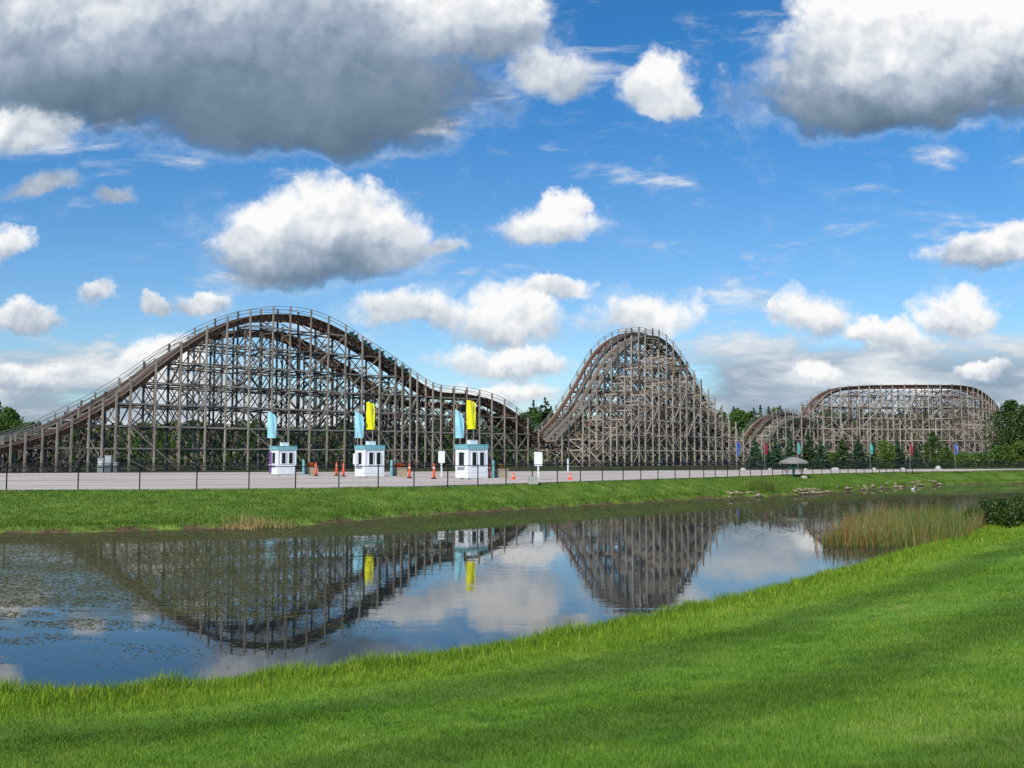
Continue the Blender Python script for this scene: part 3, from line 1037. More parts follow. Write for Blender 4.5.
banner(267, 276, 411, 438, 106.5, 271, M['banner_blue'], 'light blue banner behind the farthest left ticket booth, without a yellow one', 'tall banners by the ticket booths', 0.7)
banner(354.5, 363.5, 411, 438, 97.5, 357.5, M['banner_blue'], 'light blue banner left of the yellow one behind the middle ticket booth', 'tall banners by the ticket booths', 0.7)
banner(366, 374.5, 402, 429.5, 98.0, 372.5, M['banner_yellow'], 'yellow banner behind the middle ticket booth', 'tall banners by the ticket booths', 0.25)
banner(455, 464, 409.5, 438, 90.5, 460, M['banner_blue'], 'light blue banner left of the yellow one behind the nearest ticket booth', 'tall banners by the ticket booths', 0.9)
banner(466.5, 475.5, 400, 429, 91.0, 473.5, M['banner_yellow'], 'yellow banner behind the nearest ticket booth', 'tall banners by the ticket booths', 0.3)


# planters, teal posts
def leaf_ball(n, rad, size, c=(0, 0, 0), squash=1.0):
    P = rng.normal(size=(n, 3)); P /= np.linalg.norm(P, axis=1)[:, None]
    P *= (rng.random(n) ** 0.4)[:, None] * rad; P[:, 2] *= squash
    return P + np.array(c), rng.uniform(0.6, 1.3, n) * size


def leaf_quads(P, S):
    n = len(P)
    a = rng.normal(size=(n, 3)); a /= np.linalg.norm(a, axis=1)[:, None]
    b_ = np.cross(a, rng.normal(size=(n, 3))); b_ /= np.linalg.norm(b_, axis=1)[:, None]
    V = np.zeros((n, 4, 3)); S = S[:, None]
    V[:, 0] = P - a * S * 0.5; V[:, 1] = P - b_ * S * 0.32; V[:, 2] = P + a * S * 0.5; V[:, 3] = P + b_ * S * 0.32
    return V.reshape(-1, 3), np.arange(n * 4).reshape(n, 4)


for (px, py0, ppx, pw, d, which) in ((311.5, 0, 303.5, 1.1, 103.5, 'left'), (400, 0, 391.5, 1.1, 94.5, 'middle'), (500.5, 0, 493, 1.05, 87.5, 'nearest')):
    p = pd(px, 470, d); p.z = PZ
    o = empty('planter', p, BR)
    tag(o, f'tan square planter of orange flowers beside the {which} ticket booth', 'planter', 'planters beside the booths')
    m_ = MB(); m_.box((0, 0, 0.4), (pw, 0.8, 0.8)); m_.box((0, 0, 0.83), (pw + 0.1, 0.9, 0.08)); m_.build('box', M['planter'], o)
    Pp, S = leaf_ball(500, 0.5, 0.14, (-0.1, 0, 1.0), 0.6); v_, f_ = leaf_quads(Pp, S)
    fast_mesh('flowers', v_, f_, M['flower'] if which != 'nearest' else [M['flower'], M['leaf_lime']], o, mi=None if which != 'nearest' else (np.arange(500) % 3 > 0).astype(int))
    p = pd(ppx, 470, d - 1.3); p.z = PZ
    o = empty('bollard', p); tag(o, f'tall teal post between planter and the {which} ticket booth', 'post', 'teal posts by the booths')
    m_ = MB(); m_.tube([(0, 0, 0), (0, 0, 1.5)], 0.13, 12); m_.build('shaft', M['teal'], o)
    m_ = MB(); m_.lathe([(0.13, 1.5), (0.12, 1.56), (0.05, 1.6), (0.0, 1.61)], 12); m_.build('cap', M['teal'], o)


# delineator posts and cones
def delineator():
    o = empty('traffic_delineator')
    m_ = MB(); m_.lathe([(0, 0.08), (0.13, 0.08), (0.10, 0.35), (0.09, 1.15), (0.05, 1.2), (0.04, 1.35), (0.0, 1.36)], 14); m_.build('tube', M['orange'], o, True)
    m_ = MB(); m_.lathe([(0.27, 0), (0.27, 0.05), (0.15, 0.09), (0, 0.09)], 8); m_.build('base', M['rubber'], o)
    for z in (0.95,):
        m_ = MB(); m_.lathe([(0.097, z - 0.06), (0.099, z + 0.06)], 14); m_.build('band', M['reflective'], o)
    return o


def cone():
    o = empty('traffic_cone')
    m_ = MB(); m_.lathe([(0.16, 0.03), (0.035, 0.6), (0.0, 0.61)], 14); m_.build('body', M['orange'], o, True)
    m_ = MB(); m_.box((0, 0, 0.02), (0.42, 0.42, 0.04)); m_.build('base', M['orange'], o)
    m_ = MB(); m_.lathe([(0.104, 0.29), (0.078, 0.40)], 14); m_.build('band', M['reflective'], o)
    return o


dp = None
for px, d, lab in ((316, 98, 'orange traffic delineator in front of the left planter'), (343.5, 96, 'orange traffic delineator standing in the lane left of the middle booth'),
                   (409.5, 89, 'orange traffic delineator just right of the middle planter'), (434, 86.5, 'orange traffic delineator left of the small white sign'),
                   (489.5, 86.0, 'orange traffic delineator between the nearest booth and its teal post'), (336.5, 100, 'orange traffic delineator partly behind the one in the left lane')):
    p = pd(px, 470, d); p.z = PZ
    o = delineator() if dp is None else copy_tree(dp); dp = dp or o
    o.location = p; tag(o, lab, 'traffic delineator', 'orange delineators in the booth lanes')
dp = None
for px, d, lab in ((513.5, 85, 'small orange cone on the gravel right of the nearest planter'), (570, 83.5, 'small orange cone on the gravel right of the tall white sign')):
    p = pd(px, 470, d); p.z = PZ
    o = cone() if dp is None else copy_tree(dp); dp = dp or o
    o.location = p; tag(o, lab, 'traffic cone', 'orange cones on the car park')


def sign(px, d, w, pyt, pyb, lab):
    p = pd(px, 470, d); p.z = PZ
    o = empty('sign', p, math.radians(8)); tag(o, lab, 'sign', 'blank white signs')
    zt, zb = pd(px, pyt, d).z - PZ, pd(px, pyb, d).z - PZ
    m_ = MB(); m_.box((0, 0.06, zt / 2), (0.13, 0.06, zt - 0.1)); m_.build('post', M['white_trim'], o)
    m_ = MB()
    r_ = 0.08; pts = []
    for cx_, cz_, a0 in ((w / 2 - r_, zt - r_, 0), (-w / 2 + r_, zt - r_, 90), (-w / 2 + r_, zb + r_, 180), (w / 2 - r_, zb + r_, 270)):
        for q in range(5):
            a_ = math.radians(a0 + q * 22.5); pts.append((cx_ + r_ * math.cos(a_), cz_ + r_ * math.sin(a_)))
    n_ = len(pts)
    m_.add([(a_, -0.02, b_) for a_, b_ in pts] + [(a_, 0.03, b_) for a_, b_ in pts],
           [tuple(range(n_)), tuple(range(2 * n_ - 1, n_ - 1, -1))] + [(i_, i_ + n_, (i_ + 1) % n_ + n_, (i_ + 1) % n_) for i_ in range(n_)])
    m_.build('board', M['white'], o)


sign(441.5, 90, 0.58, 451, 463, 'small white blank sign on a post left of the nearest booth')
sign(538.3, 83, 0.68, 452, 466, 'larger white blank sign on a post standing right of the booths')
p = pd(568, 470, 126); p.z = PZ
o = empty('marker_post', p); tag(o, 'thin white marker post at the back of the car park near the middle hill', 'post')
m_ = MB(); m_.tube([(0, 0, 0), (0, 0, 1.5)], 0.10, 8); m_.build('shaft', M['white_trim'], o)
m_ = MB(); m_.lathe([(0.12, 1.5), (0.12, 1.56), (0, 1.6)], 10); m_.build('cap', M['white_trim'], o)
p = on_ground(533, 484.5)
m_ = MB(); m_.box((0, 0, 0.25), (0.75, 0.55, 0.5)); m_.box((0, 0, 0.53), (0.6, 0.4, 0.07)); o = m_.build('concrete_block', M['concrete']); o.location = p
tag(o, 'pale concrete block in the grass at the foot of the fence', 'concrete block')

# electrical cabinets
for px, d, w, h, lab in ((108.5, 117.5, 0.75, 2.0, 'tall grey electrical cabinet under the left slope of the roller coaster'), (116, 117.8, 0.6, 1.2, 'short grey electrical box right of the tall cabinet'),
                         (101, 118.2, 0.7, 1.7, 'grey machine housing with round hatch left of the tall cabinet')):
    p = pd(px, 470, d); p.z = G
    o = empty('electrical_cabinet', p); tag(o, lab, 'cabinet', 'electrical cabinets by the coaster')
    m_ = MB(); m_.box((0, 0, h / 2), (w, 0.5, h)); m_.box((0, 0, h + 0.02), (w + 0.08, 0.58, 0.06)); m_.build('housing', M['greygreen'], o)
    m_ = MB(); m_.box((0, -0.262, h / 2), (w - 0.12, 0.03, h - 0.2)); dd = m_.build('door', M['greygreen'], o)
    if w == 0.7:
        m_ = MB(); m_.tube([(0, -0.27, 1.1), (0, -0.33, 1.1)], 0.24, 16); m_.build('hatch', M['white_trim'], o)


# ------------------------------------------------------------------ fences
def fence(name, pts, spacing, h, base, lab, wires, picket=None, post=0.035, posts_at=None, rail=0.05):
    o = empty(name, (pts[0][0], pts[0][1], base)); tag(o, lab, 'fence')
    O = Vector((pts[0][0], pts[0][1], base))
    P = [Vector((a_, b_, base)) - O for a_, b_ in pts]
    cum = [0.0]
    for a_, b_ in zip(P[:-1], P[1:]): cum.append(cum[-1] + (b_ - a_).length)

    def at(s):
        return Vector((np.interp(s, cum, [q.x for q in P]), np.interp(s, cum, [q.y for q in P]), 0))
    if posts_at is None:
        n_ = int(cum[-1] / spacing); posts_at = [cum[-1] * i_ / n_ for i_ in range(n_ + 1)]
    proto = None
    for s in posts_at:
        if proto is None:
            m_ = MB(); m_.tube([(0, 0, -0.2), (0, 0, h + 0.03)], post, 8); m_.lathe([(post * 1.3, h + 0.03), (post * 1.2, h + 0.08), (0, h + 0.11)], 8)
            q = m_.build('fence_post', M['black'], o); proto = q
        else:
            q = proto.copy(); COL.objects.link(q); q.parent = o
        q.location = at(s)
    m_ = MB()
    for a_, b_ in zip(P[:-1], P[1:]): m_.beam(a_ + Vector((0, 0, h)), b_ + Vector((0, 0, h)), rail)
    m_.build('top_rail', M['black'], o)
    m_ = MB()
    for zz in wires:
        for a_, b_ in zip(P[:-1], P[1:]): m_.beam(a_ + Vector((0, 0, zz)), b_ + Vector((0, 0, zz)), 0.008)
    if picket:
        w_, gap = picket
        s = 0
        while s < cum[-1]:
            a_ = at(s); m_.beam(a_ + Vector((0, 0, 0.03)), a_ + Vector((0, 0, h)), w_); s += gap
        for zz in np.arange(0.1, h, 0.16):
            for a_, b_ in zip(P[:-1], P[1:]): m_.beam(a_ + Vector((0, 0, zz)), b_ + Vector((0, 0, zz)), w_)
    m_.build('wire_mesh', M['black'], o)
    return o


post_px = [-55, 10, 81, 142, 199, 251, 297, 340, 379, 414.5, 448, 478, 506, 532, 557, 580, 602, 622.5, 640, 657, 674, 688.5, 702.5, 714, 726, 738, 749, 760, 771, 781, 791, 801, 811, 820, 829, 838,
           846, 854, 862, 870, 877, 884, 891, 898, 904, 910]
FP = [(a_, b_) for a_, b_ in fl if a_ < 52]
FP.append((52, float(fence_y(52))))
cumf = [0.0]
for a_, b_ in zip(FP[:-1], FP[1:]): cumf.append(cumf[-1] + math.hypot(b_[0] - a_[0], b_[1] - a_[1]))
sd_ = np.linspace(0, cumf[-1], 4000)
fx = np.interp(sd_, cumf, [q[0] for q in FP]); fy = np.interp(sd_, cumf, [q[1] for q in FP])
fpx = 512 + 1000 * fx / fy * cT
pa = [float(sd_[np.argmin(np.abs(fpx - q))]) for q in post_px if q < fpx.max()]
fence('chain_link_fence', FP, 3.3, 1.42, G - 0.05, 'black chain link fence with thin posts along the top of the far bank', [0.08, 0.35, 0.65, 0.95], posts_at=pa, post=0.04)
BP = [(a_, b_ + 0.5) for a_, b_ in bl if a_ > -70]
fence('boundary_fence', BP, 3.0, 1.15, G, 'dark mesh boundary fence along the back of the car park below the roller coaster', [], picket=(0.022, 0.11), post=0.04)

# ------------------------------------------------------------------ trees
def blob_crown(n, H, Rr, size, seed, lobes=9, base=0.25, gap=0.0):
    g = np.random.default_rng(seed)
    C = []
    for i in range(lobes):
        u = (i + 0.5) / lobes
        zc = H * (base + (0.93 - base) * u)
        rad = Rr * (0.50 * math.sin(math.pi * min(1, 0.18 + 0.80 * u)) + 0.10)
        a_ = g.uniform(0, 6.28); q = Rr * 0.62 * math.sin(math.pi * min(1, 0.15 + 0.85 * u)) * g.uniform(0.5, 1.1)
        C.append((q * math.cos(a_), q * math.sin(a_), zc, rad * g.uniform(0.8, 1.3)))
        C.append((-q * math.cos(a_ + 0.6) * 0.8, -q * math.sin(a_ + 0.6) * 0.8, zc * g.uniform(0.9, 1.05), rad * g.uniform(0.7, 1.15)))
    per = n // len(C); Ps = []
    for cx_, cy_, cz_, r_ in C:
        P = g.normal(size=(per, 3)); P /= np.linalg.norm(P, axis=1)[:, None]
        P *= (g.random(per) ** 0.33)[:, None] * r_ * g.uniform(0.75, 1.2, per)[:, None]
        P[:, 2] *= 0.8
        Ps.append(P + np.array([cx_, cy_, cz_]))
    P = np.concatenate(Ps)
    return P, g.uniform(0.6, 1.35, len(P)) * size, C


def broad_tree(name, H, Rr, m, seed, n=5200, size=0.42, base=0.22):
    o = empty(name)
    P, S, C = blob_crown(n, H, Rr, size, seed, base=base)
    v_, f_ = leaf_quads(P, S)
    fast_mesh('crown', v_, f_, m, o)
    t_ = MB(); t_.tube([(0, 0, -0.2), (0.05, 0, H * 0.3), (0, 0.05, H * 0.6), (0, 0, H * 0.85)], [0.03 * H, 0.022 * H, 0.014 * H, 0.005 * H], 8)
    for cx_, cy_, cz_, r_ in C[::2]:
        t_.tube([(0, 0, cz_ * 0.6), (cx_ * 0.5, cy_ * 0.5, cz_ * 0.82), (cx_, cy_, cz_)], [0.010 * H, 0.007 * H, 0.003 * H], 5)
    t_.build('trunk', M['bark'], o)
    return o


def conifer(name, H, Rr, m, seed, tiers=26, size=0.34, base=0.06, droop=0.25, sparse=1.0, per=6):
    g = np.random.default_rng(seed)
    o = empty(name); Ps = []; t_ = MB()
    t_.tube([(0, 0, -0.2), (0, 0, H * 0.5), (0, 0, H * 0.99)], [0.018 * H, 0.011 * H, 0.003 * H], 7)
    for i in range(tiers):
        u = i / (tiers - 1)
        z_ = H * (base + (0.97 - base) * u)
        L = Rr * (1 - u) ** 0.85 * g.uniform(0.85, 1.12) + 0.10
        nbr = max(4, int((9 - 4 * u) * sparse))
        for k in range(nbr):
            a_ = g.uniform(0, 6.28); Lk = L * g.uniform(0.7, 1.18)
            m_ = max(4, int(per * 2 * Lk / size * 0.5))
            q = g.random(m_) ** 0.7
            sp = 0.16 * Lk + 0.05
            x_ = Lk * q * math.cos(a_) + g.normal(0, sp * 0.5, m_); y_ = Lk * q * math.sin(a_) + g.normal(0, sp * 0.5, m_)
            zz = z_ - droop * Lk * q ** 1.5 + 0.12 * Lk * q + g.normal(0, 0.05 * H / tiers * 4, m_)
            Ps.append(np.stack([x_, y_, zz], -1))
            t_.tube([(0, 0, z_), (Lk * 0.8 * math.cos(a_), Lk * 0.8 * math.sin(a_), z_ - droop * Lk * 0.7)], [0.012 + 0.002 * H, 0.006], 4, cap=False)
    P = np.concatenate(Ps); S = g.uniform(0.6, 1.3, len(P)) * size
    v_, f_ = leaf_quads(P, S)
    fast_mesh('crown', v_, f_, m, o)
    t_.build('trunk', M['bark'], o)
    return o


# forest prototypes: (maker, nominal height, label, category)
protos = []
for k in range(3):
    protos.append([lambda k=k: broad_tree('broadleaf_tree', 10, 4.2, M['leaf_mid'], 30 + k), 'bushy green broadleaf tree in the woods beyond the roller coaster', 10])
for k in range(2):
    protos.append([lambda k=k: broad_tree('broadleaf_tree', 10, 4.0, M['leaf_dark'], 40 + k), 'dark green broadleaf tree in the woods beyond the roller coaster', 10])
for k in range(2):
    protos.append([lambda k=k: conifer('spruce_tree', 12, 2.6, M['pine'], 50 + k, 22, 0.5, per=5), 'dark pointed spruce in the woods beyond the roller coaster', 12])
protos.append([lambda: conifer('pine_tree', 12, 3.2, M['pine'], 60, 13, 0.6, base=0.3, droop=0.05, sparse=0.8, per=6), 'ragged pine rising from the woods beyond the roller coaster', 12])
made = [None] * len(protos)


def forest(i, x, y, H, rz, label=None, group='woods beyond the roller coaster', z=G):
    fn, lab, nom = protos[i]
    o = fn() if made[i] is None else copy_tree(made[i])
    if made[i] is None: made[i] = o
    o.location = (x, y, z); o.rotation_euler = (0, 0, rz)
    s_ = H / nom; o.scale = (s_ * R.uniform(0.9, 1.15), s_ * R.uniform(0.9, 1.15), s_)
    cat = {'b': 'tree', 's': 'spruce', 'p': 'pine tree'}[o.name[0]]
    for k_ in ('label', 'category', 'group'):
        if k_ in o: del o[k_]
    tag(o, label or lab, cat, group)
    return o


# tree-top line: (px, py of tops, depth)
tops = [(-40, 398, 195), (-5, 400, 195), (30, 418, 215), (60, 425, 235), (90, 424, 240), (120, 421, 240), (150, 420, 240), (180, 418, 240), (210, 418, 240), (240, 418, 240), (270, 419, 240),
        (300, 419, 240), (330, 420, 245), (360, 420, 250), (390, 420, 255), (420, 418, 260), (450, 416, 265), (480, 415, 270), (510, 410, 275), (530, 404, 275), (560, 407, 280), (590, 414, 285),
        (620, 418, 290), (650, 415, 300), (680, 410, 305), (700, 405, 305), (720, 404, 305), (745, 405, 310), (770, 405, 310), (800, 408, 320), (830, 408, 335), (860, 408, 340), (890, 408, 340),
        (920, 408, 340), (950, 410, 340), (975, 408, 335)]
tx = [a_[0] for a_ in tops]
for row in range(4):
    px = -50 + row * 4
    while px < 985:
        ty = np.interp(px, tx, [a_[1] for a_ in tops]); d = np.interp(px, tx, [a_[2] for a_ in tops])
        dd = d + (row - 1) * 9 + R.uniform(-3, 3)
        if row == 0: dd = d - 14 + R.uniform(-3, 3); ty = ty + R.uniform(10, 22)
        elif row == 1: ty = ty + R.uniform(2, 12)
        else: ty = ty + R.uniform(-1.5, 7)
        p = pd(px, ty, dd)
        con = 0.25 if px < 690 else 0.65
        i = R.choice([5, 6, 6, 5, 7]) if R.random() < con else R.choice([0, 1, 2, 3, 4])
        if i >= 5: p.z += R.uniform(0, 1.0)
        forest(i, p.x, dd, max(4, p.z - G), R.uniform(0, 6.28))
        px += (18 + R.uniform(-5, 5)) * 250 / d * (1.0 if row else 1.3)
# individual ones that stand out
p = pd(545, 397, 262); forest(7, p.x, 262, p.z - G, 1.0, 'lone ragged pine poking above the trees between the first two hills', None)
for k, (px, py, d, H_, lab) in enumerate(((1010, 398, 205, 0, 'big dark round tree at the right edge beyond the turnaround'), (1043, 394, 200, 0, 'big dark tree cut by the right edge of the picture'), (1028, 402, 215, 0, 'dark tree filling in behind the two big right edge trees'))):
    p = pd(px, py, d)
    o = broad_tree('broadleaf_tree', p.z - G, 6.0 if k < 2 else 7.0, M['leaf_dark'], 80 + k, 9000, 0.42, 0.08); o.location = (p.x, d, G)
    tag(o, lab, 'tree')
for k, (px, py, d, lab) in enumerate(((1003, 446, 182, 'low green bush tree at the foot of the big right edge tree'), (1022, 440, 180, 'bright green bush tree at the far right behind the boundary fence'), (975, 456, 178, 'low scrubby bush under the right end of the turnaround'),
                                      (960, 455, 176, 'low scrubby bush beside the blue and white flag'), (-12, 402, 170, 'bright green tree cut by the left edge'), (8, 404, 172, 'pointed bright green tree near the left edge'))):
    p = pd(px, py, d)
    o = broad_tree('broadleaf_tree' if k > 3 or k < 2 else 'bush', p.z - G, 3.4 if k < 4 else 4.0, M['leaf_mid'] if k != 1 else M['leaf_lime'], 90 + k, 4200, 0.36, 0.05); o.location = (p.x, d, G)
    tag(o, lab, 'tree' if k > 3 or k < 2 else 'bush')
# undergrowth that closes the wood at the ground
n = 42000
x = rng.uniform(-120, 200, n)
yd = 200 + (x + 90) * 0.42 + rng.uniform(0, 14, n)
yd = np.minimum(yd, 345)
P = np.stack([x, yd, G + rng.random(n) ** 1.3 * (2.2 + 1.3 * wob(x, yd, 0.2))], -1)
v_, f_ = leaf_quads(P, rng.uniform(0.5, 1.1, n))
o = fast_mesh('undergrowth', v_, f_, M['leaf_dark']); tag(o, 'dark undergrowth along the foot of the woods', kind='stuff')

# row of spruces in front of the turnaround
row = [(755, 439, 3, 's', 'young spruce right of the first blue flag'), (776, 437, 3, 's', 'young spruce between the first red flag and the first teal flag'), (790, 434, 3.2, 's', 'taller young spruce left of the first teal flag'),
       (808, 431, 2.9, 'd', 'dark full spruce just right of the first teal flag, above the umbrella'), (821, 440, 2.8, 's', 'blue green young spruce beside the dark full one'), (842, 437, 3.0, 'd', 'green spruce midway between the two teal flags'),
       (858, 436, 3.2, 's', 'blue green spruce left of the second teal flag'), (873, 441, 2.8, 's', 'spruce directly behind the second teal flag'), (885, 438, 3.4, 'y', 'yellow green leafy tree right of the second teal flag'),
       (897, 437, 3.2, 's', 'blue green spruce between the yellow green tree and the second red flag'), (916, 446, 3.0, 's', 'short spruce right of the second red flag'), (932, 430, 4.0, 'y2', 'tall full green tree in front of the turnaround'),
       (946, 447, 3.0, 'b', 'rounded green bush left of the blue and white flag'), (768, 449, 2.2, 's', 'small low spruce behind the first red flag'), (832, 452, 2.0, 'b', 'low green bush in the middle of the spruce row')]
for k, (px, py, wpx, kind, lab) in enumerate(row):
    d = 157 + (k % 4) * 2.3
    p = pd(px, py, d); H_ = p.z - G
    if kind in ('s', 'd'):
        o = conifer('spruce_tree', H_, 1.45 if kind == 's' else 1.7, M['needle'] if kind == 's' else M['pine'], 100 + k, 22, 0.26, base=0.03, per=9, sparse=1.2)
        cat = 'spruce'
    else:
        o = broad_tree('bush' if kind == 'b' else 'broadleaf_tree', H_, {'y': 1.9, 'y2': 2.3, 'b': 1.7}[kind], M['leaf_lime'] if kind == 'y' else M['leaf_mid'], 100 + k, 3600, 0.24, 0.05)
        cat = 'bush' if kind == 'b' else 'tree'
    o.location = (p.x, d, G); tag(o, lab, cat, 'trees in front of the turnaround')

# flags on poles
for px, py0, py1, m_, lab in ((738.5, 440, 456, 'flag_blue', 'blue feather flag at the right foot of the tall hill'), (766.5, 441, 455, 'flag_red', 'red feather flag, left one of the two red flags'),
                              (799.5, 441, 454, 'flag_teal', 'teal feather flag above the table umbrella'), (872, 442, 454, 'flag_teal', 'teal feather flag in front of the turnaround spruces'),
                              (912, 443, 455, 'flag_red', 'red feather flag in front of the turnaround'), (957, 442, 454, 'flag_blue', 'blue and white feather flag, the rightmost flag')):
    d = 150
    o = banner(px - 1.5, px + 1.5, py0 + 1, py1, d, px - 1.7, M[m_], lab, 'feather flags along the boundary fence', 0.7, 'feather_flag', G)
    if px in (738.5, 957):
        cm = MB(); cloth(cm, 0.16, 1.0, 0.1, th=0.03)
        q = cm.build('white_stripe', M['white'], o); q.location = (0.3, -0.08, pd(px, py1, d).z - G + 0.15)

# table umbrella
p = pd(794, 470, 104); p.z = PZ
o = empty('table_umbrella', p); tag(o, 'grey shade umbrella over a dark table beyond the fence', 'umbrella')
m_ = MB(); m_.lathe([(1.55, 1.30), (1.5, 1.38), (0.9, 1.62), (0.35, 1.82), (0.0, 1.88)], 8); m_.lathe([(1.55, 1.30), (1.53, 1.16), (1.50, 1.30), (0, 1.75)], 8); m_.build('canopy', M['thatch'], o)
m_ = MB(); m_.tube([(0, 0, 0), (0, 0, 1.8)], 0.06, 8); m_.build('pole', M['black'], o)
m_ = MB(); m_.lathe([(0, 0.70), (0.55, 0.70), (0.55, 0.76), (0, 0.76)], 16); m_.lathe([(0.3, 0), (0.3, 0.06), (0.08, 0.1), (0.08, 0.7)], 12); m_.build('table', M['teal'], o)
for a_ in (0.3, 2.3, 4.4):
    m_ = MB(); m_.box((0.85 * math.cos(a_), 0.85 * math.sin(a_), 0.42), (0.4, 0.4, 0.07), a_)
    m_.tube([(0.85 * math.cos(a_), 0.85 * math.sin(a_), 0), (0.85 * math.cos(a_), 0.85 * math.sin(a_), 0.4)], 0.05, 6); m_.build('stool', M['black'], o)


# ------------------------------------------------------------------ rocks
def rock_mesh(seed, m, name):
    g = np.random.default_rng(seed)
    import bmesh
    bm = bmesh.new(); bmesh.ops.create_icosphere(bm, subdivisions=2, radius=1.0)
    dirs = g.normal(size=(9, 3)); dirs /= np.linalg.norm(dirs, axis=1)[:, None]; off = g.uniform(0.55, 0.9, 9)
    for v in bm.verts:
        c_ = np.array(v.co)
        for d_, o_ in zip(dirs, off):
            k_ = c_ @ d_
            if k_ > o_: c_ = c_ - d_ * (k_ - o_) * 0.9
        v.co = Vector(c_ * (1 + g.normal(0, 0.02)))
    me = bpy.data.meshes.new(name); bm.to_mesh(me); bm.free(); me.materials.append(m)
    return me


rms = [rock_mesh(200 + k, M['rock'], 'rock') for k in range(4)]
for k in range(95):
    px = 727 + 215 * R.random()
    w_ = 1.0 if (730 < px < 765 or 790 < px < 830 or 860 < px < 900 or 905 < px < 940) else 0.35
    if R.random() > w_: continue
    x_ = np.interp(px, [a_[0] for a_ in far_px], [a_[0] for a_ in fw]); y_ = float(far_shore(x_)) + R.uniform(-0.4, 1.6)
    o = bpy.data.objects.new('rock', rms[k % 4]); link(o)
    s_ = R.uniform(0.09, 0.27); o.scale = (s_ * R.uniform(1, 1.9), s_ * R.uniform(0.8, 1.2), s_ * 0.7)
    o.location = (x_, y_, max(0.02, gz(x_, y_)) + 0.08); o.rotation_euler = (R.uniform(-.2, .2), R.uniform(-.2, .2), R.uniform(0, 6))
    tag(o, 'pale tan rock lying along the right part of the far shore', 'rock', 'rocks edging the far shore')
bms = [rock_mesh(300 + k, M['boulder'], 'boulder') for k in range(3)]
for k, (px, w_, lab) in enumerate(((743, 0.5, 'pale boulder by the boundary fence, left of all the others'), (770, 0.55, 'flat pale boulder by the fence left of the umbrella'), (805.5, 0.35, 'small pale boulder just right of the umbrella'),
                                   (835, 0.75, 'long flat pale boulder between the umbrella and the second teal flag'), (874, 0.4, 'round pale boulder under the second teal flag'), (903, 0.45, 'round pale boulder left of the second red flag'),
                                   (938, 0.85, 'largest white boulder, under the tall green tree'))):
    d = 137.5; p = pd(px, 469, d)
    dd_ = float(back_y(p.x)) - 0.9; p = pd(px, 469, dd_)
    o = bpy.data.objects.new('boulder', bms[k % 3]); link(o); w_ *= 0.62; o.scale = (w_ * (1.2 if k != 3 else 1.8), w_, w_ * (0.7 if k not in (1, 3) else 0.4) + 0.05)
    o.location = (p.x, dd_, PZ + 0.2 * w_); o.rotation_euler.z = k * 1.3
    tag(o, lab, 'boulder', 'boulders along the boundary fence')
p = on_ground(804, 478.3); o = bpy.data.objects.new('boulder', bms[1]); link(o); o.scale = (0.42, 0.3, 0.2); o.location = (p.x, p.y, gz(p.x, p.y) + 0.05)
tag(o, 'small pale stone in the grass in front of the umbrella', 'boulder')

# ------------------------------------------------------------------ reeds, shrub, tufts, duck
n = 12000
px = rng.uniform(806, 980, n); py = rng.uniform(521, 545.5, n)
d = 3600 / (py - 455); x = (px - 512) / 1000 * d / cT; y = d
sh = sdist(x, y, near_shore)
lim = 1.2 + 3.2 * sm((px - 800) / 60) * sm((990 - px) / 40)
k = (sh > -0.3) & (py > 545.5 - 26 * sm((px - 800) / 90)) & (rng.random(n) < 0.55 + 0.45 * (0.5 + 0.5 * wob(x, y, 1.1)))
k &= (rng.random(n) < 0.45 + 0.55 * sm((px - 806) / 25))
x, y, px = x[k], y[k], px[k]
h = rng.uniform(0.3, 1.4, len(x)) * (0.75 + 0.35 * (0.5 + 0.5 * wob(x, y, 1.7))) * (0.6 + 0.4 * sm((px - 806) / 50))
u = rng.random(len(x)) - 0.3 * wob(x, y, 0.9)
mi = np.where(u < 0.50 + 0.35 * sm((px - 850) / 100), 2, np.where(rng.random(len(x)) < 0.35 + 0.4 * sm((875 - px) / 40), 1, 0))
o = blade_mesh('cattail_reeds', x, y, np.full(len(x), -0.1), h + 0.1, rng.uniform(0.012, 0.032, len(x)), rng.uniform(0.02, 0.35, len(x)), [M['reed_tan'], M['reed_rust'], M['reed_green']], mi=mi)
tag(o, 'tall bed of rusty and green reeds in the water at the right', kind='stuff')

p = on_ground(1004, 527)
C_ = []; P_ = []; S_ = []
for k in range(44):
    a_ = R.uniform(0, 6.28); q = 1.5 * math.sqrt(R.random())
    Pp, S = leaf_ball(300, 0.40, 0.11, (q * 1.25 * math.cos(a_), q * math.sin(a_), 0.22 + 1.15 * (1 - (q / 1.7) ** 2) * R.uniform(0.1, 1.15)), 0.8)
    P_.append(Pp); S_.append(S)
P_ = np.concatenate(P_); S_ = np.concatenate(S_); kk = P_[:, 2] > -0.05
v_, f_ = leaf_quads(P_[kk], S_[kk])
o = empty('shrub', (p.x + 0.35, p.y, gz(p.x, p.y)), scale=1.02); tag(o, 'dark green rounded shrub at the near shore by the right edge', 'shrub')
fast_mesh('foliage', v_, f_, M['bush'], o)
m_ = MB()
for k in range(9):
    a_ = k * 0.7; m_.tube([(0, 0, -0.1), (0.3 * math.cos(a_), 0.3 * math.sin(a_), 0.5), (0.95 * math.cos(a_), 0.8 * math.sin(a_), 1.05)], [0.03, 0.02, 0.008], 5)
m_.build('stem', M['bark'], o)

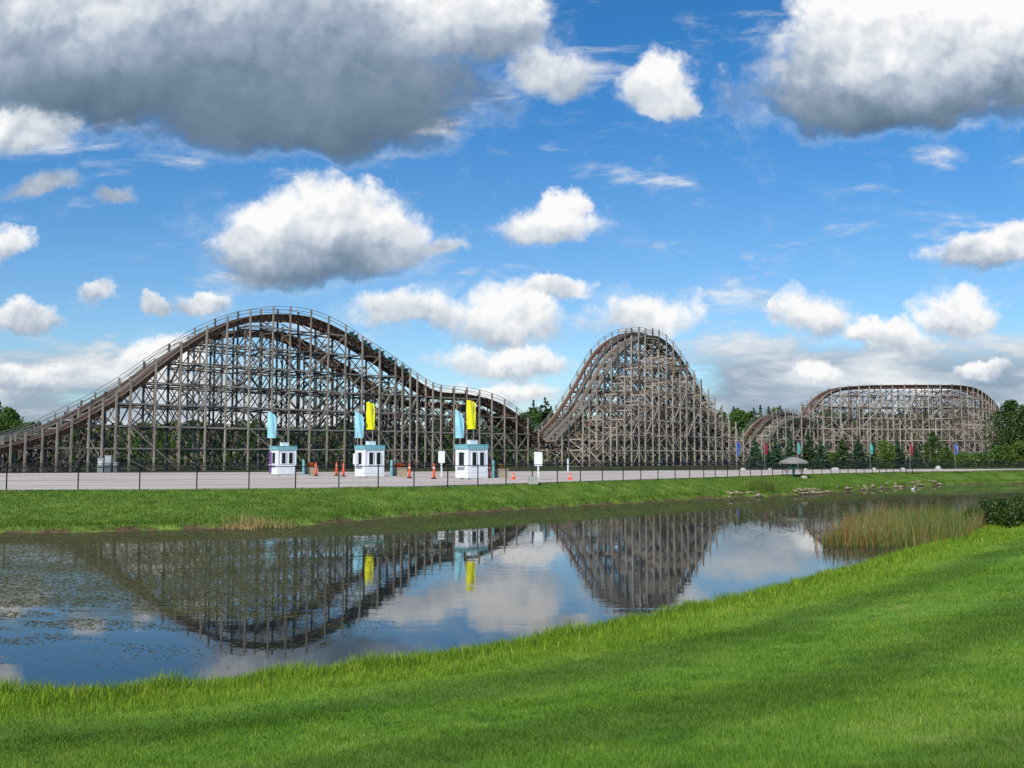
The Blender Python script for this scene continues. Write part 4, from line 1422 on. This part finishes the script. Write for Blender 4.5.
for px, py, w_, h_, n_, ms, lab in ((262, 527, 1.6, 0.75, 420, [M['reed_tan'], M['reed_green']], 'dry tan grass tuft at the far shore below the left booth'), (418, 516, 0.7, 0.55, 160, [M['reed_green'], M['reed_green']], 'small green grass tuft at the far shore below the middle booths'),
                                   (763, 495, 1.3, 1.3, 900, [M['reed_green'], M['reed_green']], 'tall green clump of reeds among the shore rocks'), (238, 528, 1.0, 0.5, 200, [M['reed_tan'], M['reed_tan']], 'small dry tuft left of the larger tan one')):
    p = pz(px, py, 0.05)
    x = p.x + rng.normal(0, w_ * 0.5, n_); y = p.y + rng.normal(0, 0.35, n_)
    z = ground_z(x, y)[0]
    o = blade_mesh('reed_clump', x - p.x, y - p.y, np.maximum(z, -0.1), rng.uniform(0.5, 1.0, n_) * h_, np.full(n_, 0.03), rng.uniform(0.05, 0.4, n_), ms, mi=rng.integers(0, 2, n_))
    o.location = (p.x, p.y, 0); tag(o, lab, 'reed clump', 'grass tufts on the far shore')

p = pz(913, 489.5, 0)
o = empty('duck', (p.x, p.y, 0), math.radians(15), scale=0.7); tag(o, 'small white duck swimming on the far water at the right', 'duck')
m_ = MB()
m_.tube([(-0.34, 0, 0.16), (-0.25, 0, 0.12), (-0.1, 0, 0.09), (0.1, 0, 0.09), (0.2, 0, 0.14), (0.24, 0, 0.26), (0.26, 0, 0.36), (0.30, 0, 0.40), (0.37, 0, 0.39)], [0.01, 0.09, 0.15, 0.14, 0.08, 0.05, 0.055, 0.065, 0.03], 10)
m_.build('body', M['duck'], o, True)
m_ = MB(); m_.tube([(0.37, 0, 0.385), (0.44, 0, 0.37)], [0.022, 0.012], 6); m_.build('beak', M['beak'], o)

# ------------------------------------------------------------------ sky, clouds, sun
SUN_EL = math.radians(40)
sun_dir = Vector((-0.42, -0.91, 0)).normalized() * math.cos(SUN_EL) + Vector((0, 0, math.sin(SUN_EL)))
sd = bpy.data.lights.new('sun', 'SUN'); sd.energy = 4.3; sd.angle = math.radians(0.5); sd.color = (1.0, 0.95, 0.87)
so = bpy.data.objects.new('sun', sd); link(so); so.rotation_euler = sun_dir.to_track_quat('Z', 'Y').to_euler(); so.location = (0, 0, 60)

world = bpy.data.worlds.new('World'); scene.world = world; world.use_nodes = True
t = NT(world.node_tree); bgn = world.node_tree.nodes['Background']
sky = t.new('ShaderNodeTexSky', sky_type='NISHITA'); sky.sun_disc = False
sky.sun_elevation = SUN_EL; sky.sun_rotation = math.atan2(sun_dir.x, sun_dir.y)
sky.air_density = 1.0; sky.dust_density = 0.3; sky.ozone_density = 2.0; sky.altitude = 200
tc = t.new('ShaderNodeTexCoord'); dv = tc.outputs['Generated']
sp = t.new('ShaderNodeSeparateXYZ'); t.l.new(dv, sp.inputs[0])
yy = t.math('MAXIMUM', sp.outputs[1], 0.08)
u = t.math('DIVIDE', sp.outputs[0], yy); v = t.math('DIVIDE', sp.outputs[2], yy)
cb = t.new('ShaderNodeCombineXYZ'); t.l.new(u, cb.inputs[0]); t.l.new(v, cb.inputs[1])
uv = cb.outputs[0]


def sky_uv(px, py):
    d = ray(px, py); return d.x / d.y, d.z / d.y


# warped coordinate for ragged outlines
w1 = t.noise(uv, 6.0, 8, 0.66, col=True)
wuv = t.vm('ADD', uv, t.vm('MULTIPLY', t.vm('SUBTRACT', w1, (0.5, 0.5, 0.5)), (0.12, 0.10, 0)))
# px, py, rx, ry, tone top, tone bottom
clouds = [
    (190, 38, 310, 140, 0.70, 0.06), (300, 96, 190, 90, 0.28, 0.02), (455, 22, 105, 78, 0.95, 0.3), (60, 40, 170, 105, 0.85, 0.16), (10, 122, 80, 42, 0.95, 0.6), (-60, 40, 150, 110, 0.7, 0.25),
    (325, 252, 112, 58, 1.0, 0.14), (318, 212, 72, 44, 1.08, 0.7), (262, 240, 48, 46, 1.1, 0.55), (390, 250, 58, 40, 0.9, 0.4), (440, 244, 26, 18, 0.7, 0.5),
    (655, 82, 47, 42, 1.0, 0.7), (545, 72, 48, 38, 0.7, 0.5), (545, 222, 56, 28, 1.0, 0.55), (565, 200, 26, 20, 1.05, 0.8),
    (890, 85, 160, 72, 0.95, 0.08), (930, 30, 150, 75, 1.05, 0.6), (1040, 70, 130, 90, 1.02, 0.2), (800, 60, 60, 60, 0.85, 0.4),
    (985, 255, 64, 26, 1.0, 0.35), (1015, 235, 40, 26, 1.05, 0.6),
    (405, 312, 62, 28, 1.0, 0.5), (500, 322, 64, 42, 1.0, 0.45), (505, 358, 80, 22, 1.0, 0.55), (556, 290, 44, 16, 0.9, 0.6), (645, 318, 66, 32, 1.0, 0.6),
    (812, 312, 50, 34, 1.05, 0.42), (880, 330, 60, 20, 0.95, 0.5), (955, 312, 48, 26, 1.0, 0.5), (490, 388, 62, 14, 1.0, 0.6),
    (22, 308, 38, 20, 0.85, 0.45), (86, 294, 20, 15, 0.9, 0.6), (146, 301, 17, 12, 0.9, 0.6), (198, 301, 34, 13, 0.8, 0.5), (8, 238, 30, 24, 0.9, 0.55),
    (165, 352, 50, 26, 1.05, 0.7), (25, 362, 58, 20, 0.9, 0.45), (45, 185, 44, 15, 0.55, 0.5), (125, 198, 30, 13, 0.5, 0.5),
    (810, 375, 26, 14, 1.0, 0.6), (975, 357, 30, 11, 0.95, 0.6),
]
Fm = None; W_ = None; T_ = None
for px, py, rx, ry, tt, tb in clouds:
    cx, cy = sky_uv(px + 3, py + 6)
    ix, iy = F / rx, F / ry
    q = t.vm('MULTIPLY_ADD', wuv, (ix, iy, 0), (-cx * ix, -cy * iy, 0))
    q2 = t.vm('MULTIPLY_ADD', t.vm('MINIMUM', q, (50, 0, 0)), (0, 0.55, 0), q)
    L = t.vm('LENGTH', q2, out=1)
    f = t.math('SUBTRACT', 1.25, L, clamp=False)
    f = t.math('MAXIMUM', f, 0.0)
    sx_ = t.new('ShaderNodeSeparateXYZ'); t.l.new(q, sx_.inputs[0])
    tone = t.math('MULTIPLY_ADD', sx_.outputs[1], (tt - tb) * 0.95, (tt + tb) / 2 - 0.02)
    gain = min(1.9, max(1.0, math.sqrt(rx * ry) / 62.0))
    f2 = t.math('POWER', f, 4.0)
    if gain > 1.01: f = t.math('MULTIPLY', f, gain)
    if Fm is None:
        Fm, W_, T_ = f, f2, t.math('MULTIPLY', f2, tone)
    else:
        Fm = t.math('MAXIMUM', Fm, f); W_ = t.math('ADD', W_, f2); T_ = t.math('MULTIPLY_ADD', f2, tone, T_)
tone = t.math('DIVIDE', T_, t.math('MAXIMUM', W_, 1e-4))
tone = t.math('MINIMUM', t.math('MAXIMUM', tone, 0.0), 1.12)
# billowing detail, and the same detail a little towards the sun for relief
nA = t.noise(uv, 9.0, 9, 0.62)


def puffs(vec, det):
    nd = t.new('ShaderNodeTexVoronoi', feature='SMOOTH_F1', voronoi_dimensions='2D', normalize=True)
    t.l.new(vec, nd.inputs['Vector']); nd.inputs['Scale'].default_value = 15.0; nd.inputs['Detail'].default_value = det
    nd.inputs['Roughness'].default_value = 0.62; nd.inputs['Lacunarity'].default_value = 2.3; nd.inputs['Smoothness'].default_value = 0.35
    return nd.outputs['Distance']


wf = t.vm('MULTIPLY_ADD', t.vm('SUBTRACT', t.noise(uv, 30.0, 5, 0.6, col=True), (0.5, 0.5, 0.5)), (0.030, 0.030, 0), uv)
pA = puffs(wf, 2.5)
pB = puffs(t.vm('ADD', wf, (-0.006, 0.011, 0)), 2.0)
edge = t.math('MULTIPLY_ADD', t.math('SUBTRACT', nA, 0.5), 1.8, Fm)
edge = t.math('MULTIPLY_ADD', t.math('SUBTRACT', 0.36, pA), 0.75, edge)
hi = t.sstep(tone, 0.15, 0.85, 1.1, 0.66)
alpha = t.math('DIVIDE', t.math('SUBTRACT', edge, 0.16), t.math('SUBTRACT', hi, 0.16), clamp=True)
alpha = t.math('MULTIPLY', t.math('MULTIPLY', alpha, alpha), t.math('MULTIPLY_ADD', alpha, -2.0, 3.0))
wispn = t.noise(t.vm('MULTIPLY_ADD', t.vm('SUBTRACT', w1, (0.5, 0.5, 0.5)), (0.10, 0.06, 0), uv), 14.0, 7, 0.68, 0.3, w=None)
veil = t.sstep(t.math('MULTIPLY_ADD', t.math('SUBTRACT', wispn, 0.5), 2.6, Fm), 0.10, 1.1, 0.0, 0.55)
core = alpha
alpha = t.math('MAXIMUM', alpha, veil)
lit = t.sstep(tone, 0.15, 0.7, 0.25, 1.0)
nS = t.noise(wuv, 7.0, 4, 0.5); nB = t.noise(t.vm('ADD', wuv, (-0.014, 0.022, 0)), 7.0, 4, 0.5)
relief = t.math('ADD', t.math('SUBTRACT', nS, nB), t.math('MULTIPLY', t.math('SUBTRACT', pB, pA), 0.55))
relief = t.math('MULTIPLY', relief, lit)

# low far bank of thin cloud along the horizon
hv = t.vm('MULTIPLY', uv, (1.0, 3.4, 1.0))
nH = t.noise(hv, 6.0, 7, 0.6, 0.3)
band = t.math('MULTIPLY', t.sstep(v, 0.145, 0.075), t.math('MAXIMUM', t.sstep(u, 0.06, 0.26), t.sstep(u, -0.02, -0.50, 0.0, 0.7)))
band2 = t.math('MULTIPLY_ADD', t.sstep(v, 0.12, 0.02), 0.35, t.math('MULTIPLY', band, 0.75))
alH = t.sstep(t.math('ADD', nH, t.math('MULTIPLY', band2, 0.36)), 0.53, 0.74, 0, 0.92)
toneH = t.math('MULTIPLY_ADD', t.math('SUBTRACT', nH, 0.5), 2.3, 0.60)
# wisps anywhere
nW = t.noise(uv, 4.5, 8, 0.62, 0.5, w=3.1)
alW = t.sstep(nW, 0.62, 0.88, 0, 0.16)

tone2 = t.math('MULTIPLY_ADD', relief, 1.2, tone)
tone2 = t.math('MULTIPLY_ADD', t.math('SUBTRACT', t.noise(uv, 13.0, 5, 0.6, w=7.7), 0.5), 0.38, tone2)
tone2 = t.math('MULTIPLY_ADD', t.math('SUBTRACT', t.noise(uv, 4.0, 3, 0.5, w=1.3), 0.5), 0.65, tone2)
# thin edges take the light, thick hearts are greyer
tone2 = t.math('ADD', tone2, t.sstep(edge, 0.2, 0.7, 0.10, 0.0))
tone2 = t.math('MAXIMUM', tone2, t.sstep(core, 0.0, 0.7, 0.72, 0.0))
ramp_stops = [(0.0, (0.11, 0.165, 0.24)), (0.22, (0.185, 0.26, 0.36)), (0.5, (0.40, 0.475, 0.58)), (0.72, (0.68, 0.73, 0.79)), (0.95, (0.97, 0.97, 0.97))]
CG = 10.0
cloud_c = t.ramp(tone2, ramp_stops); horiz_c = t.ramp(toneH, ramp_stops)
scl = lambda c: t.vm('SCALE', c, None) 
skyc = sky.outputs[0]
grade = t.mix(t.sstep(v, 0.0, 0.45), (0.86, 1.06, 1.22), (0.30, 0.90, 1.34))
skyc = t.mix(1.0, skyc, grade, 'MULTIPLY')


def times(c, k):
    nd = t.new('ShaderNodeVectorMath', operation='SCALE'); t.put(nd.inputs[0], c); nd.inputs['Scale'].default_value = k
    return nd.outputs[0]


cc = times(cloud_c, CG); hc = times(horiz_c, CG * 0.92)
s1 = t.mix(alW, skyc, times(t.ramp(0.7, ramp_stops), CG))
s2 = t.mix(alH, s1, hc)
s3 = t.mix(alpha, s2, cc)
t.l.new(s3, bgn.inputs[0]); bgn.inputs[1].default_value = 0.10
world.cycles.sampling_method = 'MANUAL'; world.cycles.sample_map_resolution = 512

# ------------------------------------------------------------------ render settings
scene.view_settings.view_transform = 'Standard'; scene.view_settings.look = 'None'
scene.view_settings.exposure = 0.0; scene.view_settings.gamma = 1.0
scene.render.engine = 'CYCLES'
cy = scene.cycles
cy.use_denoising = True
cy.use_adaptive_sampling = True; cy.adaptive_threshold = 0.02
cy.max_bounces = 6; cy.diffuse_bounces = 3; cy.glossy_bounces = 3; cy.transmission_bounces = 3; cy.transparent_max_bounces = 6
cy.caustics_reflective = False; cy.caustics_refractive = False
cy.blur_glossy = 0.5
scene.render.film_transparent = False
